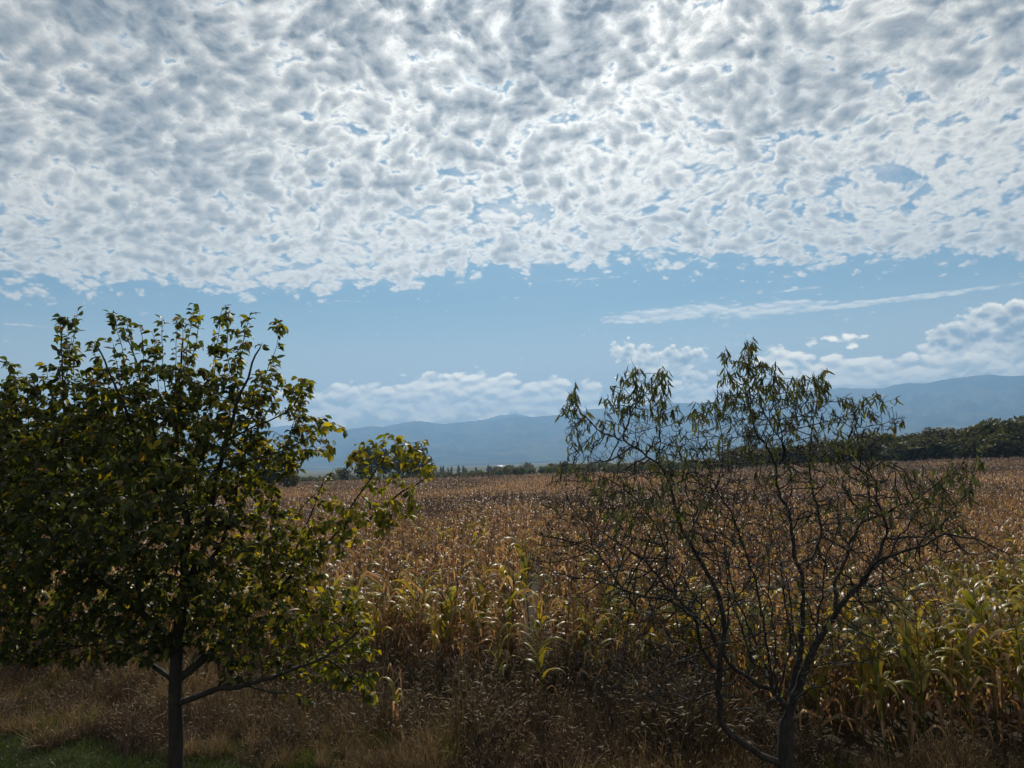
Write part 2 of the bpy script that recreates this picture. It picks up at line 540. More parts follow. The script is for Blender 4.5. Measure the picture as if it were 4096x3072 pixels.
def hills_z(X, Y):
    r = np.hypot(X, Y); a = np.arctan2(X, Y)
    wob = (fbm(a * 14, r / 2600, 3, 21) - 0.5)
    def ridge(az, el, r0, wn, wf, e, amp):
        H = np.interp(a, az, el) * r0 + CAM_H
        rr = r + wob * 500 * sstep(np.abs(r - r0), 0, 900)
        t = np.where(rr < r0, np.clip(1 - (r0 - rr) / wn, 0, 1), np.clip(1 - (rr - r0) / wf, 0, 1))
        g = np.abs(fbm(a * 38 + r / 3000, r / 1700, 4, 40) - 0.5) * 2
        return H * t ** e * (1 - amp * g * t * (1 - t) * 4) + 8 * (vnoise(a * 400, r / 60, 3) - .5) * t
    z = ridge(RA, RE, 10500, 4200, 2400, 1.1, 0.75)
    z = np.maximum(z, ridge(SA, SE, 8300, 2600, 2400, 1.15, 0.7))
    z = np.maximum(z, ridge(LA, LE, 6700, 1500, 1900, 1.1, 0.6))
    return np.where(r < 5250, -25, z) - 2


def hill_mat():
    m, N = new_mat('hill_forest')
    g = N.n.new('ShaderNodeNewGeometry'); pos = g.outputs['Position']
    a = N.noise(pos, 0.0022, 7.0, 0.6)
    c = N.mix(N.ss(a, 0.40, 0.62), (0.012, 0.020, 0.010), (0.12, 0.11, 0.06))
    p = N.n.new('ShaderNodeBsdfPrincipled'); N.l.new(c, p.inputs['Base Color'])
    p.inputs['Roughness'].default_value = 1.0; p.inputs['Specular IOR Level'].default_value = 0.0
    o = N.n.new('ShaderNodeOutputMaterial'); N.l.new(p.outputs[0], o.inputs['Surface'])
    return m


hm = hill_mat()
hills = polar_sheet("hills", np.linspace(5200, 12900, 170), 620, hills_z, hm, -0.95, 0.95, False)
tag(hills, kind="structure")


def far_z(X, Y):
    r = np.hypot(X, Y); a = np.arctan2(X, Y)
    pa, pe = prof([(-900, 1745), (600, 1720), (1000, 1700), (1130, 1680), (1220, 1672), (1330, 1690), (1500, 1712), (1750, 1705), (1900, 1668), (2010, 1640), (2060, 1634),
                   (2130, 1650), (2300, 1690), (3000, 1700), (5300, 1700)])
    H = np.interp(a, pa, pe) * 13600 + 60 * (fbm(a * 50, r / 900, 3, 8) - .5)
    return H * np.clip(1 - np.abs(r - 13600) / 700, 0, 1) - 30


far_hills = polar_sheet("distant_hills", np.linspace(12950, 14250, 14), 260, far_z, hm, -0.95, 0.95, False)
tag(far_hills, kind="structure")

rng = np.random.default_rng(7)

#@@CORN
# ------------------------------------------------------------------ maize plants
GREEN = np.array([0.095, 0.140, 0.024]); YEL = np.array([0.34, 0.275, 0.045])
STRAW = np.array([0.40, 0.285, 0.170]); BROWN = np.array([0.175, 0.112, 0.078]); RUST = np.array([0.16, 0.090, 0.065])


def corn_plant(rg, kind, H, detail=1):
    """kind 0 green, 1 turning, 2 dry.  returns Geo dict stalk, foliage, tassel, ear"""
    st, lf, ts, er = Geo(), Geo(), Geo(), Geo()
    lean = rg.normal(0, 0.05, 2)
    zs = np.linspace(-0.05, H * 0.86, 7 if detail else 4)
    pts = np.stack([lean[0] * (zs / H) ** 2 * 3 * H * 0.4, lean[1] * (zs / H) ** 2 * 3 * H * 0.4, zs], 1)
    stc = {0: GREEN * 1.1, 1: YEL * 0.7, 2: STRAW * 0.75}[kind]
    tube(st, pts, np.linspace(0.014, 0.006, len(zs)), 6 if detail else 3, stc)
    f = lambda z: np.array([np.interp(z, zs, pts[:, 0]), np.interp(z, zs, pts[:, 1]), z])
    nl = (12 if detail else 9)
    plane = rg.uniform(0, math.pi)
    ns = 9 if detail else 5
    for k in range(nl):
        u = (k + 0.5) / nl
        h = H * (0.10 + 0.74 * u)
        az = plane + (k % 2) * math.pi + rg.normal(0, 0.45)
        out = np.array([math.cos(az), math.sin(az), 0])
        dry = kind == 2 or (kind == 1 and (u < 0.45 or rg.random() < 0.35)) or (kind == 0 and u < 0.22)
        Lf = H * (0.40 - 0.20 * abs(u - 0.5)) * rg.uniform(0.8, 1.15)
        wd = rg.uniform(0.070, 0.118) * (0.66 if dry else 1.0) * (1.0 if detail else 1.25)
        if dry:
            el0 = rg.uniform(0.5, 1.25); kink = rg.uniform(0.15, 0.45); end = -1.45
            s = np.linspace(0, 1, ns)
            el = np.where(s < kink, el0 - 0.6 * s, end + (el0 - end) * np.exp(-(s - kink) * rg.uniform(7, 16)))
        else:
            el0 = rg.uniform(0.95, 1.35); s = np.linspace(0, 1, ns)
            el = el0 - rg.uniform(1.9, 2.7) * s ** rg.uniform(1.1, 1.8)
        el = el + rg.normal(0, 0.06, ns)
        azs = az + np.cumsum(rg.normal(0, 0.09 if dry else 0.05, ns))
        d = np.stack([np.cos(el) * np.cos(azs), np.cos(el) * np.sin(azs), np.sin(el)], 1)
        path = f(h) + np.vstack([np.zeros(3), np.cumsum(d[:-1] * (Lf / (ns - 1)), axis=0)])
        path[:, 2] = np.maximum(path[:, 2], 0.03)
        w = wd * np.clip(np.sin(np.pi * (0.12 + 0.86 * s) ** 0.8), 0.05, 1)
        side = np.stack([-np.sin(azs), np.cos(azs), np.zeros(ns)], 1)
        tw = rg.normal(0, 0.35) + np.linspace(0, rg.normal(0, 1.3 if dry else 0.5), ns)
        nor = np.cross(side, d)
        side = side * np.cos(tw)[:, None] + nor * np.sin(tw)[:, None]
        if dry:
            base = STRAW * rg.uniform(0.55, 1.2) if rg.random() < 0.6 else BROWN * rg.uniform(0.7, 1.4)
            tip = base * rg.uniform(0.7, 1.2)
        else:
            g_ = rg.random() * (0.7 if kind == 0 else 1.0)
            base = GREEN * (1 - g_) + YEL * g_; base = base * rg.uniform(0.75, 1.2)
            tip = YEL * rg.uniform(0.7, 1.2) if rg.random() < 0.6 else STRAW
        cc = base[None] * (1 - s[:, None] ** 2) + tip[None] * s[:, None] ** 2
        ribbon(lf, path, w, side, np.full(ns, rg.uniform(0.05, 0.35) if not dry else rg.uniform(0.1, 0.6)), cc)
    top = f(H * 0.86)
    tc_ = RUST * rg.uniform(0.8, 1.3) if kind else STRAW * 0.8
    nb = 6 if detail else 3
    for k in range(nb + 1):
        if k == 0: az, el0, L = 0, 1.5, H * 0.15
        else: az, el0, L = rg.uniform(0, 6.28), rg.uniform(0.8, 1.3), H * rg.uniform(0.07, 0.12)
        s = np.linspace(0, 1, 4)
        el = el0 - (0.0 if k == 0 else rg.uniform(0.2, 1.2)) * s
        d = np.stack([np.cos(el) * math.cos(az), np.cos(el) * math.sin(az), np.sin(el)], 1)
        path = top + np.vstack([np.zeros(3), np.cumsum(d[:-1] * L / 3, axis=0)])
        tube(ts, path, np.array([0.004, 0.006, 0.005, 0.002]) * (1 if detail else 1.3), 3, tc_)
    az = rg.uniform(0, 6.28); h = H * rg.uniform(0.42, 0.5)
    el = rg.uniform(-0.9, 1.1) if kind == 2 else rg.uniform(0.7, 1.2)
    d = np.array([math.cos(az) * math.cos(el), math.sin(az) * math.cos(el), math.sin(el)])
    s = np.linspace(0, 1, 6)
    path = f(h) + d * (s[:, None] * 0.24)
    tube(er, path, np.array([0.010, 0.026, 0.030, 0.026, 0.016, 0.004]), 6 if detail else 4,
         (STRAW * 1.15 if kind == 2 else GREEN * 0.5 + STRAW * 0.6))
    for k in range(3 if detail else 0):            # loose husk blades
        a2 = az + rg.normal(0, 0.6); s5 = np.linspace(0, 1, 5); e2 = el - s5 * rg.uniform(0.5, 2.0)
        d2 = np.stack([np.cos(e2) * math.cos(a2), np.cos(e2) * math.sin(a2), np.sin(e2)], 1)
        p2 = f(h) + d * 0.05 + np.vstack([np.zeros(3), np.cumsum(d2[:-1] * 0.05, axis=0)])
        sd = np.tile([-math.sin(a2), math.cos(a2), 0], (5, 1))
        ribbon(er, p2, np.array([.03, .04, .035, .02, .004]), sd, np.full(5, 0.3), np.tile(STRAW * 1.2, (5, 1)))
    return st, lf, ts, er


def edge_y(x):
    """front edge of the maize field (forward distance) across x"""
    x = np.asarray(x, float)
    e = np.interp(x, [-20, -14, -8, -3, 0, 2.0, 3.6, 4.6, 6, 9, 14, 20], [21, 19.5, 18, 16.5, 16.0, 15.2, 14.0, 12.6, 12.0, 11.6, 11.2, 10.9])
    return e + 0.25 * np.sin(x * 1.9 + 1.0)


corn_near = {}
vr_ = np.random.default_rng(11)
for kind, cnt in ((0, 5), (1, 7), (2, 8)):
    corn_near[kind] = []
    for k in range(cnt):
        H = vr_.uniform(1.95, 2.4)
        g4 = corn_plant(vr_, kind, H, 1)
        corn_near[kind].append([g.mesh(nm, MAT['corn']) for g, nm in zip(g4, ('stalk', 'foliage', 'tassel', 'ear'))])


def place_corn(x, y, kind, label, group, scale=1.0, rot=None):
    pr = corn_near[kind][rng.integers(len(corn_near[kind]))]
    e = empty('maize_plant', (x, y, float(gz(x, y))))
    e.rotation_euler = (rng.normal(0, 0.05), rng.normal(0, 0.05), rng.uniform(0, 6.28) if rot is None else rot)
    e.scale = (scale, scale, scale)
    tag(e, label, 'maize plant', group)
    for me, nm in zip(pr, ('stalk', 'foliage', 'tassel', 'ear')):
        mobj(nm, me, e)
    return e


# special lone plants in the weeds before the field: (px of stem, py of top, forward distance, kind, label)
lone = [(1985, 2470, 14.9, 0, "short green maize plant with yellow upper leaves, leftmost of three lone plants in weeds"),
        (2165, 2430, 14.6, 0, "bushy dark green maize plant, middle of the three lone plants in weeds"),
        (2370, 2450, 14.6, 1, "half dry maize plant with arching leaves, rightmost of three lone plants in weeds"),
        (2560, 2420, 14.2, 1, "half yellow lone maize plant seen through the bare tree's left twigs"),
        (2105, 2110, 20.5, 0, "tall bright green and yellow maize plant standing above dry rows at field's middle"),
        (1790, 2370, 17.0, 0, "green maize plant with broad backlit leaves before the dry rows, left of the middle gap"),
        (1580, 2640, 13.2, 1, "young yellow-green maize plant low in weeds beside the leafy tree's lowest branch")]
for (px, py, Dd, kd, lb) in lone:
    p = at(px, py, Dd); z0 = float(gz(p[0], p[1]))
    h = p[2] - z0
    place_corn(p[0], p[1], kd, lb, 'lone maize plants standing out from the field', scale=max(0.42, h / 2.15))

# positions of the whole field, rows run away from the camera
ROW = 0.75; SP = 0.24
xs = np.arange(-130, 130, ROW)
pos = []
for xr in xs:
    y0 = max(float(edge_y(xr)), abs(xr) / 0.80 - 3.0)
    if xr < -14: y0 = max(y0, 20.5)
    ys = []
    y = y0 + rng.uniform(0, SP)
    yy = np.arange(y0, 178, SP)
    keep = np.ones(len(yy), bool)
    keep &= rng.random(len(yy)) < np.interp(yy, [15, 40, 80, 178], [0.95, 0.85, 0.6, 0.45])
    yy = yy[keep]
    xx = xr + rng.normal(0, 0.06, len(yy)); yy = yy + rng.normal(0, 0.05, len(yy))
    pos.append(np.stack([xx, yy], 1))
pos = np.vstack(pos)
gap = (np.abs(pos[:, 0] - 0.38 - 0.012 * pos[:, 1]) < 0.40) & (pos[:, 1] < 70)
pos = pos[~gap | (rng.random(len(pos)) < 0.22)]
# the front 290: nearest to the edge of the field inside the picture
fr = pos[:, 1] - edge_y(pos[:, 0])
inpic = np.abs(pos[:, 0]) < 0.74 * pos[:, 1]
key = np.where(inpic, np.hypot(pos[:, 0] * 0.2, 0) * 0 + fr, 1e9)
order = np.argsort(key)
front, rest = pos[order[:285]], pos[order[285:]]


ZB = [260, 560, 860, 1160, 1480, 1800, 2100, 2420, 2740, 3060, 3330, 3560, 3800]
ZN = ["at far left behind leafy crown", "behind leafy crown's left limbs", "directly behind leafy tree's trunk", "just right of leafy tree's trunk",
      "behind leafy tree's right limbs", "beside leafy tree's lowest right leaves", "left of the lone green plants", "behind the lone green plants",
      "behind bare tree's left twigs", "behind bare tree's leftmost stem", "behind bare tree's central stems", "just right of bare tree's trunk",
      "right of bare tree's stems", "at the near right margin"]
KN = ["green arching maize plant", "half-yellow maize plant", "dry tan maize plant"]
fr2 = front[:, 1] - edge_y(front[:, 0])
for (x, y), f_ in zip(front, fr2):
    px_ = 2048 + FPX * x / y
    zn = int(np.searchsorted(ZB, px_))
    pg = [(.10, .45), (.10, .45), (.20, .45), (.2, .50), (.2, .50), (.2, .45), (.2, .45), (.15, .45), (.25, .45), (.25, .45), (.40, .40), (.58, .34), (.58, .34), (.58, .34)][zn]
    u = rng.random(); kd = 0 if u < pg[0] else (1 if u < pg[0] + pg[1] else 2)
    row = "in the foremost row" if f_ < np.median(fr2) else "just behind the foremost row"
    lb = KN[kd] + ' ' + row + ' ' + ZN[zn]
    place_corn(float(x), float(y), kd, lb, lb.replace('plant', 'plants'), scale=float(rng.uniform(0.98, 1.22)))


# ------------------------------------------------------------------ instancing of uncountable stuff
def stuff(name, pts, idx, scl, rotz, tilt, sources, label, cat, mats_name=None):
    me = bpy.data.meshes.new(name)
    me.vertices.add(len(pts)); me.vertices.foreach_set('co', np.ascontiguousarray(pts, np.float32).ravel())
    a = me.attributes.new('idx', 'INT', 'POINT'); a.data.foreach_set('value', np.ascontiguousarray(idx, np.int32))
    a = me.attributes.new('scl', 'FLOAT', 'POINT'); a.data.foreach_set('value', np.ascontiguousarray(scl, np.float32))
    rot = np.stack([tilt[:, 0], tilt[:, 1], rotz], 1)
    a = me.attributes.new('rot', 'FLOAT_VECTOR', 'POINT'); a.data.foreach_set('vector', np.ascontiguousarray(rot, np.float32).ravel())
    ob = mobj(name, me)
    coll = bpy.data.collections.new(name + "_kinds")      # never linked to the scene
    for k, sm in enumerate(sources):
        so = bpy.data.objects.new(f"{name}_kind_{k:02d}", sm)
        coll.objects.link(so)
    ng = bpy.data.node_groups.new(name + "_scatter", 'GeometryNodeTree')
    ng.interface.new_socket('Geometry', in_out='INPUT', socket_type='NodeSocketGeometry')
    ng.interface.new_socket('Geometry', in_out='OUTPUT', socket_type='NodeSocketGeometry')
    N = ng.nodes; L = ng.links
    gi = N.new('NodeGroupInput'); go = N.new('NodeGroupOutput')
    m2p = N.new('GeometryNodeMeshToPoints')
    ci = N.new('GeometryNodeCollectionInfo'); ci.inputs['Collection'].default_value = coll
    ci.inputs['Separate Children'].default_value = True; ci.inputs['Reset Children'].default_value = True
    iop = N.new('GeometryNodeInstanceOnPoints'); iop.inputs['Pick Instance'].default_value = True

    def attr(nm, typ):
        n = N.new('GeometryNodeInputNamedAttribute'); n.data_type = typ; n.inputs['Name'].default_value = nm
        return n.outputs['Attribute']
    e2r = N.new('FunctionNodeEulerToRotation')
    L.new(attr('rot', 'FLOAT_VECTOR'), e2r.inputs[0])
    L.new(gi.outputs[0], m2p.inputs[0]); L.new(m2p.outputs[0], iop.inputs['Points'])
    L.new(ci.outputs[0], iop.inputs['Instance'])
    L.new(attr('idx', 'INT'), iop.inputs['Instance Index'])
    L.new(e2r.outputs[0], iop.inputs['Rotation'])
    L.new(attr('scl', 'FLOAT'), iop.inputs['Scale'])
    L.new(iop.outputs[0], go.inputs[0])
    md = ob.modifiers.new('scatter', 'NODES'); md.node_group = ng
    tag(ob, label, cat, kind='stuff')
    return ob


src = []
vr_ = np.random.default_rng(23)
kinds = [0] * 3 + [1] * 5 + [2] * 10          # detailed for the rows up to 45 m
for kd in kinds:
    g4 = corn_plant(vr_, kd, vr_.uniform(1.95, 2.35), 1)
    allg = Geo()
    for g in g4: allg.merge(g)
    src.append(allg.mesh('corn_kind', MAT['corn']))
nd = len(src)
for kd in [1] * 2 + [2] * 8:                  # lighter ones further off
    g4 = corn_plant(vr_, kd, vr_.uniform(1.95, 2.35), 0)
    allg = Geo()
    for g in g4: allg.merge(g)
    kf = [.85, .95, .50, .58, .66, .74, .82, .92, 1.02, 1.12][len(src) - nd]
    allg.C = [c * np.array([.98, .94, .97]) * kf for c in allg.C]
    src.append(allg.mesh('corn_kind_far', MAT['corn']))
frr = rest[:, 1] - edge_y(rest[:, 0])
n = len(rest)
u = rng.random(n)
green_bias = np.clip(1 - frr / 10.0, 0, 1) * np.where(rest[:, 0] > 3, 0.42, 0.17) + 0.02
patch = vnoise(rest[:, 0] / 3.0, rest[:, 1] / 3.0, 77)
green_bias = green_bias * (0.4 + 1.6 * (patch > 0.6))
idx = np.where(u < green_bias, rng.integers(0, 3, n), np.where(u < green_bias * 3.0 + 0.05, rng.integers(3, 8, n), rng.integers(8, nd, n)))
farm = rest[:, 1] > 45
idx = np.where(farm, nd + np.where(rng.random(n) < 0.06, rng.integers(0, 2, n), np.clip((2 + 8.5 * (fbm(rest[:, 0] / 9, rest[:, 1] / 16, 3, 91) - .5) * 2.2 + 3.5 + rng.normal(0, 1.7, n)).astype(int), 2, 9)), idx)
pts = np.column_stack([rest, gz(rest[:, 0], rest[:, 1])])
corn_scl = rng.uniform(0.82, 1.08, n) * (0.80 + 0.40 * fbm(rest[:, 0] / 6, rest[:, 1] / 6, 3, 4))
stuff('maize_field', pts, idx, corn_scl, rng.uniform(0, 6.28, n), rng.normal(0, 0.07, (n, 2)), src,
      "wide field of dry brown maize reaching back to the far treeline", 'maize field')
print('maize plants in field', n)

#@@WEEDS
# ------------------------------------------------------------------ dry weeds and grass before the field
def weed_clump(rg, kind):
    g = Geo()
    nb = {0: 46, 1: 46, 2: 34, 3: 60, 4: 60}[kind]
    for k in range(nb):
        base = np.array([*rg.normal(0, 0.11, 2), -0.03])
        az = rg.uniform(0, 6.28)
        if kind == 0: L = rg.uniform(0.3, 0.75); c = np.array([.41, .30, .170]) * rg.uniform(0.10, 0.85)     # dry grass
        elif kind == 1: L = rg.uniform(0.25, 0.6); c = np.array([.115, .085, .066]) * rg.uniform(0.3, 1.3)         # purplish brown
        elif kind == 2: L = rg.uniform(0.5, 1.0); c = np.array([.095, .075, .050]) * rg.uniform(0.4, 1.4)        # tall dark
        elif kind == 3: L = rg.uniform(0.2, 0.5); c = (GREEN * 0.8 + YEL * 0.35) * rg.uniform(0.5, 1.1)           # green-yellow
        else: L = rg.uniform(0.04, 0.11); c = np.array([.042, .060, .020]) * rg.uniform(0.5, 1.4); base[:2] *= 1.5
        el = rg.uniform(0.9, 1.5); s = np.linspace(0, 1, 4)
        els = el - rg.uniform(0.1, 1.1) * s ** 1.5
        d = np.stack([np.cos(els) * math.cos(az), np.cos(els) * math.sin(az), np.sin(els)], 1)
        path = base + np.vstack([np.zeros(3), np.cumsum(d[:-1] * L / 3, axis=0)])
        w = rg.uniform(0.006, 0.014) * np.array([1, 1, .8, .25])
        a2 = rg.uniform(0, 6.28)
        side = np.tile([math.cos(a2), math.sin(a2), 0.15], (4, 1))
        L_ = path - side * w[:, None] / 2; R_ = path + side * w[:, None] / 2
        V = np.stack([L_, R_], 1).reshape(-1, 3)
        g.put(V, [(i * 2, i * 2 + 1, i * 2 + 3, i * 2 + 2) for i in range(3)], c)
        if kind < 4 and rg.random() < (0.15 if kind != 2 else 0.35):        # foxtail seed head
            dd = d[-1]; s4 = np.linspace(0, 1, 4)
            pp = path[-1] + dd * (s4[:, None] * rg.uniform(0.06, 0.12)) + np.array([0, 0, -0.02]) * s4[:, None] ** 2
            tube(g, pp, np.array([0.003, 0.0065, 0.006, 0.002]), 4, STRAW * rg.uniform(0.5, 0.95))
        if kind == 2 and rg.random() < 0.3:                                 # small hanging leaves on tall weeds
            for q in range(4):
                p0 = path[1] + (path[3] - path[1]) * rg.random(); a3 = rg.uniform(0, 6.28); l3 = rg.uniform(.04, .10)
                o = np.array([math.cos(a3), math.sin(a3), rg.uniform(-.8, .5)]) * l3
                sd = np.array([-math.sin(a3), math.cos(a3), 0]) * l3 * 0.14
                g.put([p0, p0 + o * .5 - sd, p0 + o, p0 + o * .5 + sd], [(0, 1, 2, 3)], c * rg.uniform(0.8, 1.5))
    return g.mesh('weed_kind', MAT['lawn'] if kind == 4 else MAT['weed'])


vr_ = np.random.default_rng(31)
wsrc = []; wk = []
for kd, cnt in ((0, 5), (1, 6), (2, 6), (3, 3)):
    for _ in range(cnt): wsrc.append(weed_clump(vr_, kd)); wk.append(kd)
wk = np.array(wk)
M = 16000
wx = rng.uniform(-17, 17, M); wy = rng.uniform(8.5, 24, M)
ok = (wy < edge_y(wx) + np.where(wx > 3.6, -0.3, 1.0)) & (np.abs(wx) < 0.80 * wy + 1.0)
lawnline = wy + 0.33 * wx + 1.4 * (vnoise(wx * .9, wy * .9, 3))
ok &= lawnline > 11.65
wx, wy = wx[ok], wy[ok]
n = len(wx)
dE = edge_y(wx) - wy
pn = vnoise(wx / 1.1, wy / 1.1, 51); pn2 = vnoise(wx / 0.6, wy / 0.6, 52)
kind = np.where(pn > 0.55, 0, 1)
straw_left = (wx < -1.0)
kind = np.where(straw_left & (pn > 0.35), 0, kind)
tall = (dE < 3.6) & (rng.random(n) < np.clip(0.60 - dE * 0.14, 0, 1)) & (wx > -6) & (wx < 4.2)
kind = np.where(tall, 2, kind)
kind = np.where((pn2 > 0.80) & (rng.random(n) < 0.6), 3, kind)
off = {0: 0, 1: 5, 2: 11, 3: 17}; cn = {0: 5, 1: 6, 2: 6, 3: 3}
idx = np.array([off[k] + rng.integers(cn[k]) for k in kind])
scl = rng.uniform(0.6, 1.3, n) * (0.55 + 0.95 * vnoise(wx / 0.9, wy / 0.9, 61))
scl = np.where(wx > 3.6, scl * 0.72, scl)
scl = np.where(kind == 2, scl * 1.1, scl * np.clip(0.6 + 0.12 * (lawnline[ok] - 11.65), 0.5, 1.0))
stuff('dry_weeds', np.column_stack([wx, wy, gz(wx, wy)]), idx, scl, rng.uniform(0, 6.28, n), rng.normal(0, 0.16, (n, 2)), wsrc,
      "tangled dry brown weeds and seeding grass along the front of the maize field", 'weeds')
def forb(rg):
    g = Geo()
    for k in range(4):
        b_ = np.array([*rg.normal(0, .06, 2), -.03]); az = rg.uniform(0, 6.28); H_ = rg.uniform(.7, 1.25); s = np.linspace(0, 1, 5)
        ln = rg.uniform(.05, .3)
        path = b_ + np.column_stack([np.cos(az) * ln * s ** 2, np.sin(az) * ln * s ** 2, s * H_])
        c = np.array([.075, .055, .042]) * rg.uniform(.6, 1.3)
        tube(g, path, np.linspace(.005, .002, 5), 3, c)
        for q in range(9):
            u_ = rg.uniform(.3, 1); p0 = b_ + np.array([math.cos(az) * ln * u_ ** 2, math.sin(az) * ln * u_ ** 2, u_ * H_]); a2 = rg.uniform(0, 6.28); l_ = rg.uniform(.08, .25) * (1.2 - u_ * .6)
            t_ = np.linspace(0, 1, 3)
            br = p0 + np.column_stack([math.cos(a2) * l_ * t_ * .6, math.sin(a2) * l_ * t_ * .6, l_ * t_ * .9])
            tube(g, br, np.array([.003, .0022, .0012]), 3, c)
            for w_ in range(3):
                tube(g, br[2] + rg.normal(0, .015, 3) + np.array([0, 0, 1.0]) * np.array([0, .018, .036])[:, None], np.array([.002, .008, .002]), 4, c * rg.uniform(.8, 2.2))
    return g.mesh('weed_kind', MAT['weed'])


fsrc = [forb(vr_) for _ in range(5)]
fx = rng.uniform(-13, 12, 1500); fy = rng.uniform(10.5, 21, 1500)
okf = (fy < edge_y(fx) + .3) & (fy + .33 * fx > 12.2) & (vnoise(fx / 1.7, fy / 1.7, 88) > .50) & (fx < 3.9)
fx, fy = fx[okf], fy[okf]; n = len(fx)
stuff('tall_dead_weeds', np.column_stack([fx, fy, gz(fx, fy)]), rng.integers(0, 5, n), rng.uniform(.6, 1.1, n), rng.uniform(0, 6.28, n), rng.normal(0, .12, (n, 2)), fsrc,
      "dark dead branching weeds standing above the dry grass before the maize", 'weeds')
lsrc = [weed_clump(vr_, 4) for _ in range(5)]
M = 9000
wx = rng.uniform(-12, 9, M); wy = rng.uniform(7.0, 17, M)
ll = wy + 0.33 * wx + 1.4 * (vnoise(wx * .9, wy * .9, 3))
ok = (ll < 12.3) & (ll > 5)
wx, wy = wx[ok], wy[ok]; n = len(wx)
stuff('grass', np.column_stack([wx, wy, gz(wx, wy)]), rng.integers(0, 5, n), rng.uniform(0.7, 1.3, n), rng.uniform(0, 6.28, n),
      rng.normal(0, 0.1, (n, 2)), lsrc, "short green mown grass at the near left corner", 'grass')

#@@TREES
# ------------------------------------------------------------------ trees grown by space colonisation
class Skel:
    def __init__(self): self.p = []; self.par = []; self.r = []
    def limb(self, pts, r0, r1, step, wig=0.02, attach=True, rg=None):
        pts = np.asarray(pts, float)
        par = -1
        if self.p and attach:
            P_ = np.array(self.p); dd = np.linalg.norm(P_ - pts[0], axis=1); par = int(np.argmin(dd))
            pts = np.vstack([P_[par], pts[1:]]) if dd[par] < 0.3 else np.vstack([P_[par], pts])
        # Catmull-like resample
        seg = np.linalg.norm(np.diff(pts, axis=0), axis=1); cum = np.concatenate([[0], np.cumsum(seg)])
        m = max(2, int(cum[-1] / step) + 1)
        t = np.linspace(0, cum[-1], m)
        q = np.stack([np.interp(t, cum, pts[:, k]) for k in range(3)], 1)
        for _ in range(2): q[1:-1] = (q[:-2] + 2 * q[1:-1] + q[2:]) / 4
        if wig: q[1:-1] += rg.normal(0, wig, (len(q) - 2, 3))
        rr = np.linspace(r0, r1, m)
        start = 1 if par >= 0 else 0
        for k in range(start, m):
            self.p.append(q[k]); self.par.append(par if k == start else len(self.p) - 2); self.r.append(rr[k])
            if k == start and par < 0: self.par[-1] = -1
        return len(self.p) - 1


def colonise(sk, att, step, infl, kill, rg, iters=120, jit=0.25, tropism=(0, 0, 0.05), maxn=30000, center=None, ck=0.5):
    P_ = np.zeros((maxn, 3)); n0 = len(sk.p); P_[:n0] = sk.p
    par = list(sk.par); r = list(sk.r)
    att = att.copy()
    best = np.full(len(att), 1e9); bi = np.zeros(len(att), int)
    new = np.arange(n0)
    n = n0
    stuck = {}
    for it in range(iters):
        for s in range(0, len(new), 400):
            c = new[s:s + 400]
            d = np.linalg.norm(att[:, None, :] - P_[c][None], axis=2)
            k = d.argmin(1); dm = d[np.arange(len(att)), k]
            u = dm < best
            best[u] = dm[u]; bi[u] = c[k[u]]
        keep = best > kill
        att, best, bi = att[keep], best[keep], bi[keep]
        act = best < infl
        if not act.any(): break
        ids = bi[act]; v = att[act] - P_[ids]; v /= np.linalg.norm(v, axis=1)[:, None]
        un, inv = np.unique(ids, return_inverse=True)
        sv = np.zeros((len(un), 3)); np.add.at(sv, inv, v)
        sv += rg.normal(0, jit, sv.shape) + np.array(tropism)
        if center is not None:
            ov = P_[un] - center; sv += ck * ov / (np.linalg.norm(ov, axis=1)[:, None] + 1e-6)
        ln = np.linalg.norm(sv, axis=1)[:, None]; sv /= ln + 1e-9
        cnt = np.array([stuck.get(int(q), 0) for q in un]); ok_ = cnt < 3
        un, sv = un[ok_], sv[ok_]
        if n + len(un) >= maxn or len(un) == 0: break
        for q in un: stuck[int(q)] = stuck.get(int(q), 0) + 1
        P_[n:n + len(un)] = P_[un] + sv * step
        par += [int(q) for q in un]; r += [0.0] * len(un)
        new = np.arange(n, n + len(un)); n += len(un)
    return P_[:n], np.array(par), np.array(r)


def radii_of(P_, par, r, tip, power=2.4, ratio=0.8):
    n = len(P_); acc = np.zeros(n); fixed = r > 0
    nch = np.zeros(n, int)
    for i in range(n - 1, -1, -1):
        ri = tip if acc[i] == 0 else acc[i] ** (1 / power)
        if not fixed[i]: r[i] = ri
        if par[i] >= 0: acc[par[i]] += max(ri, 0) ** power; nch[par[i]] += 1
    for i in range(n):
        if not fixed[i] and par[i] >= 0: r[i] = min(r[i], r[par[i]] * (ratio if fixed[par[i]] else 1.0))
    return r, nch


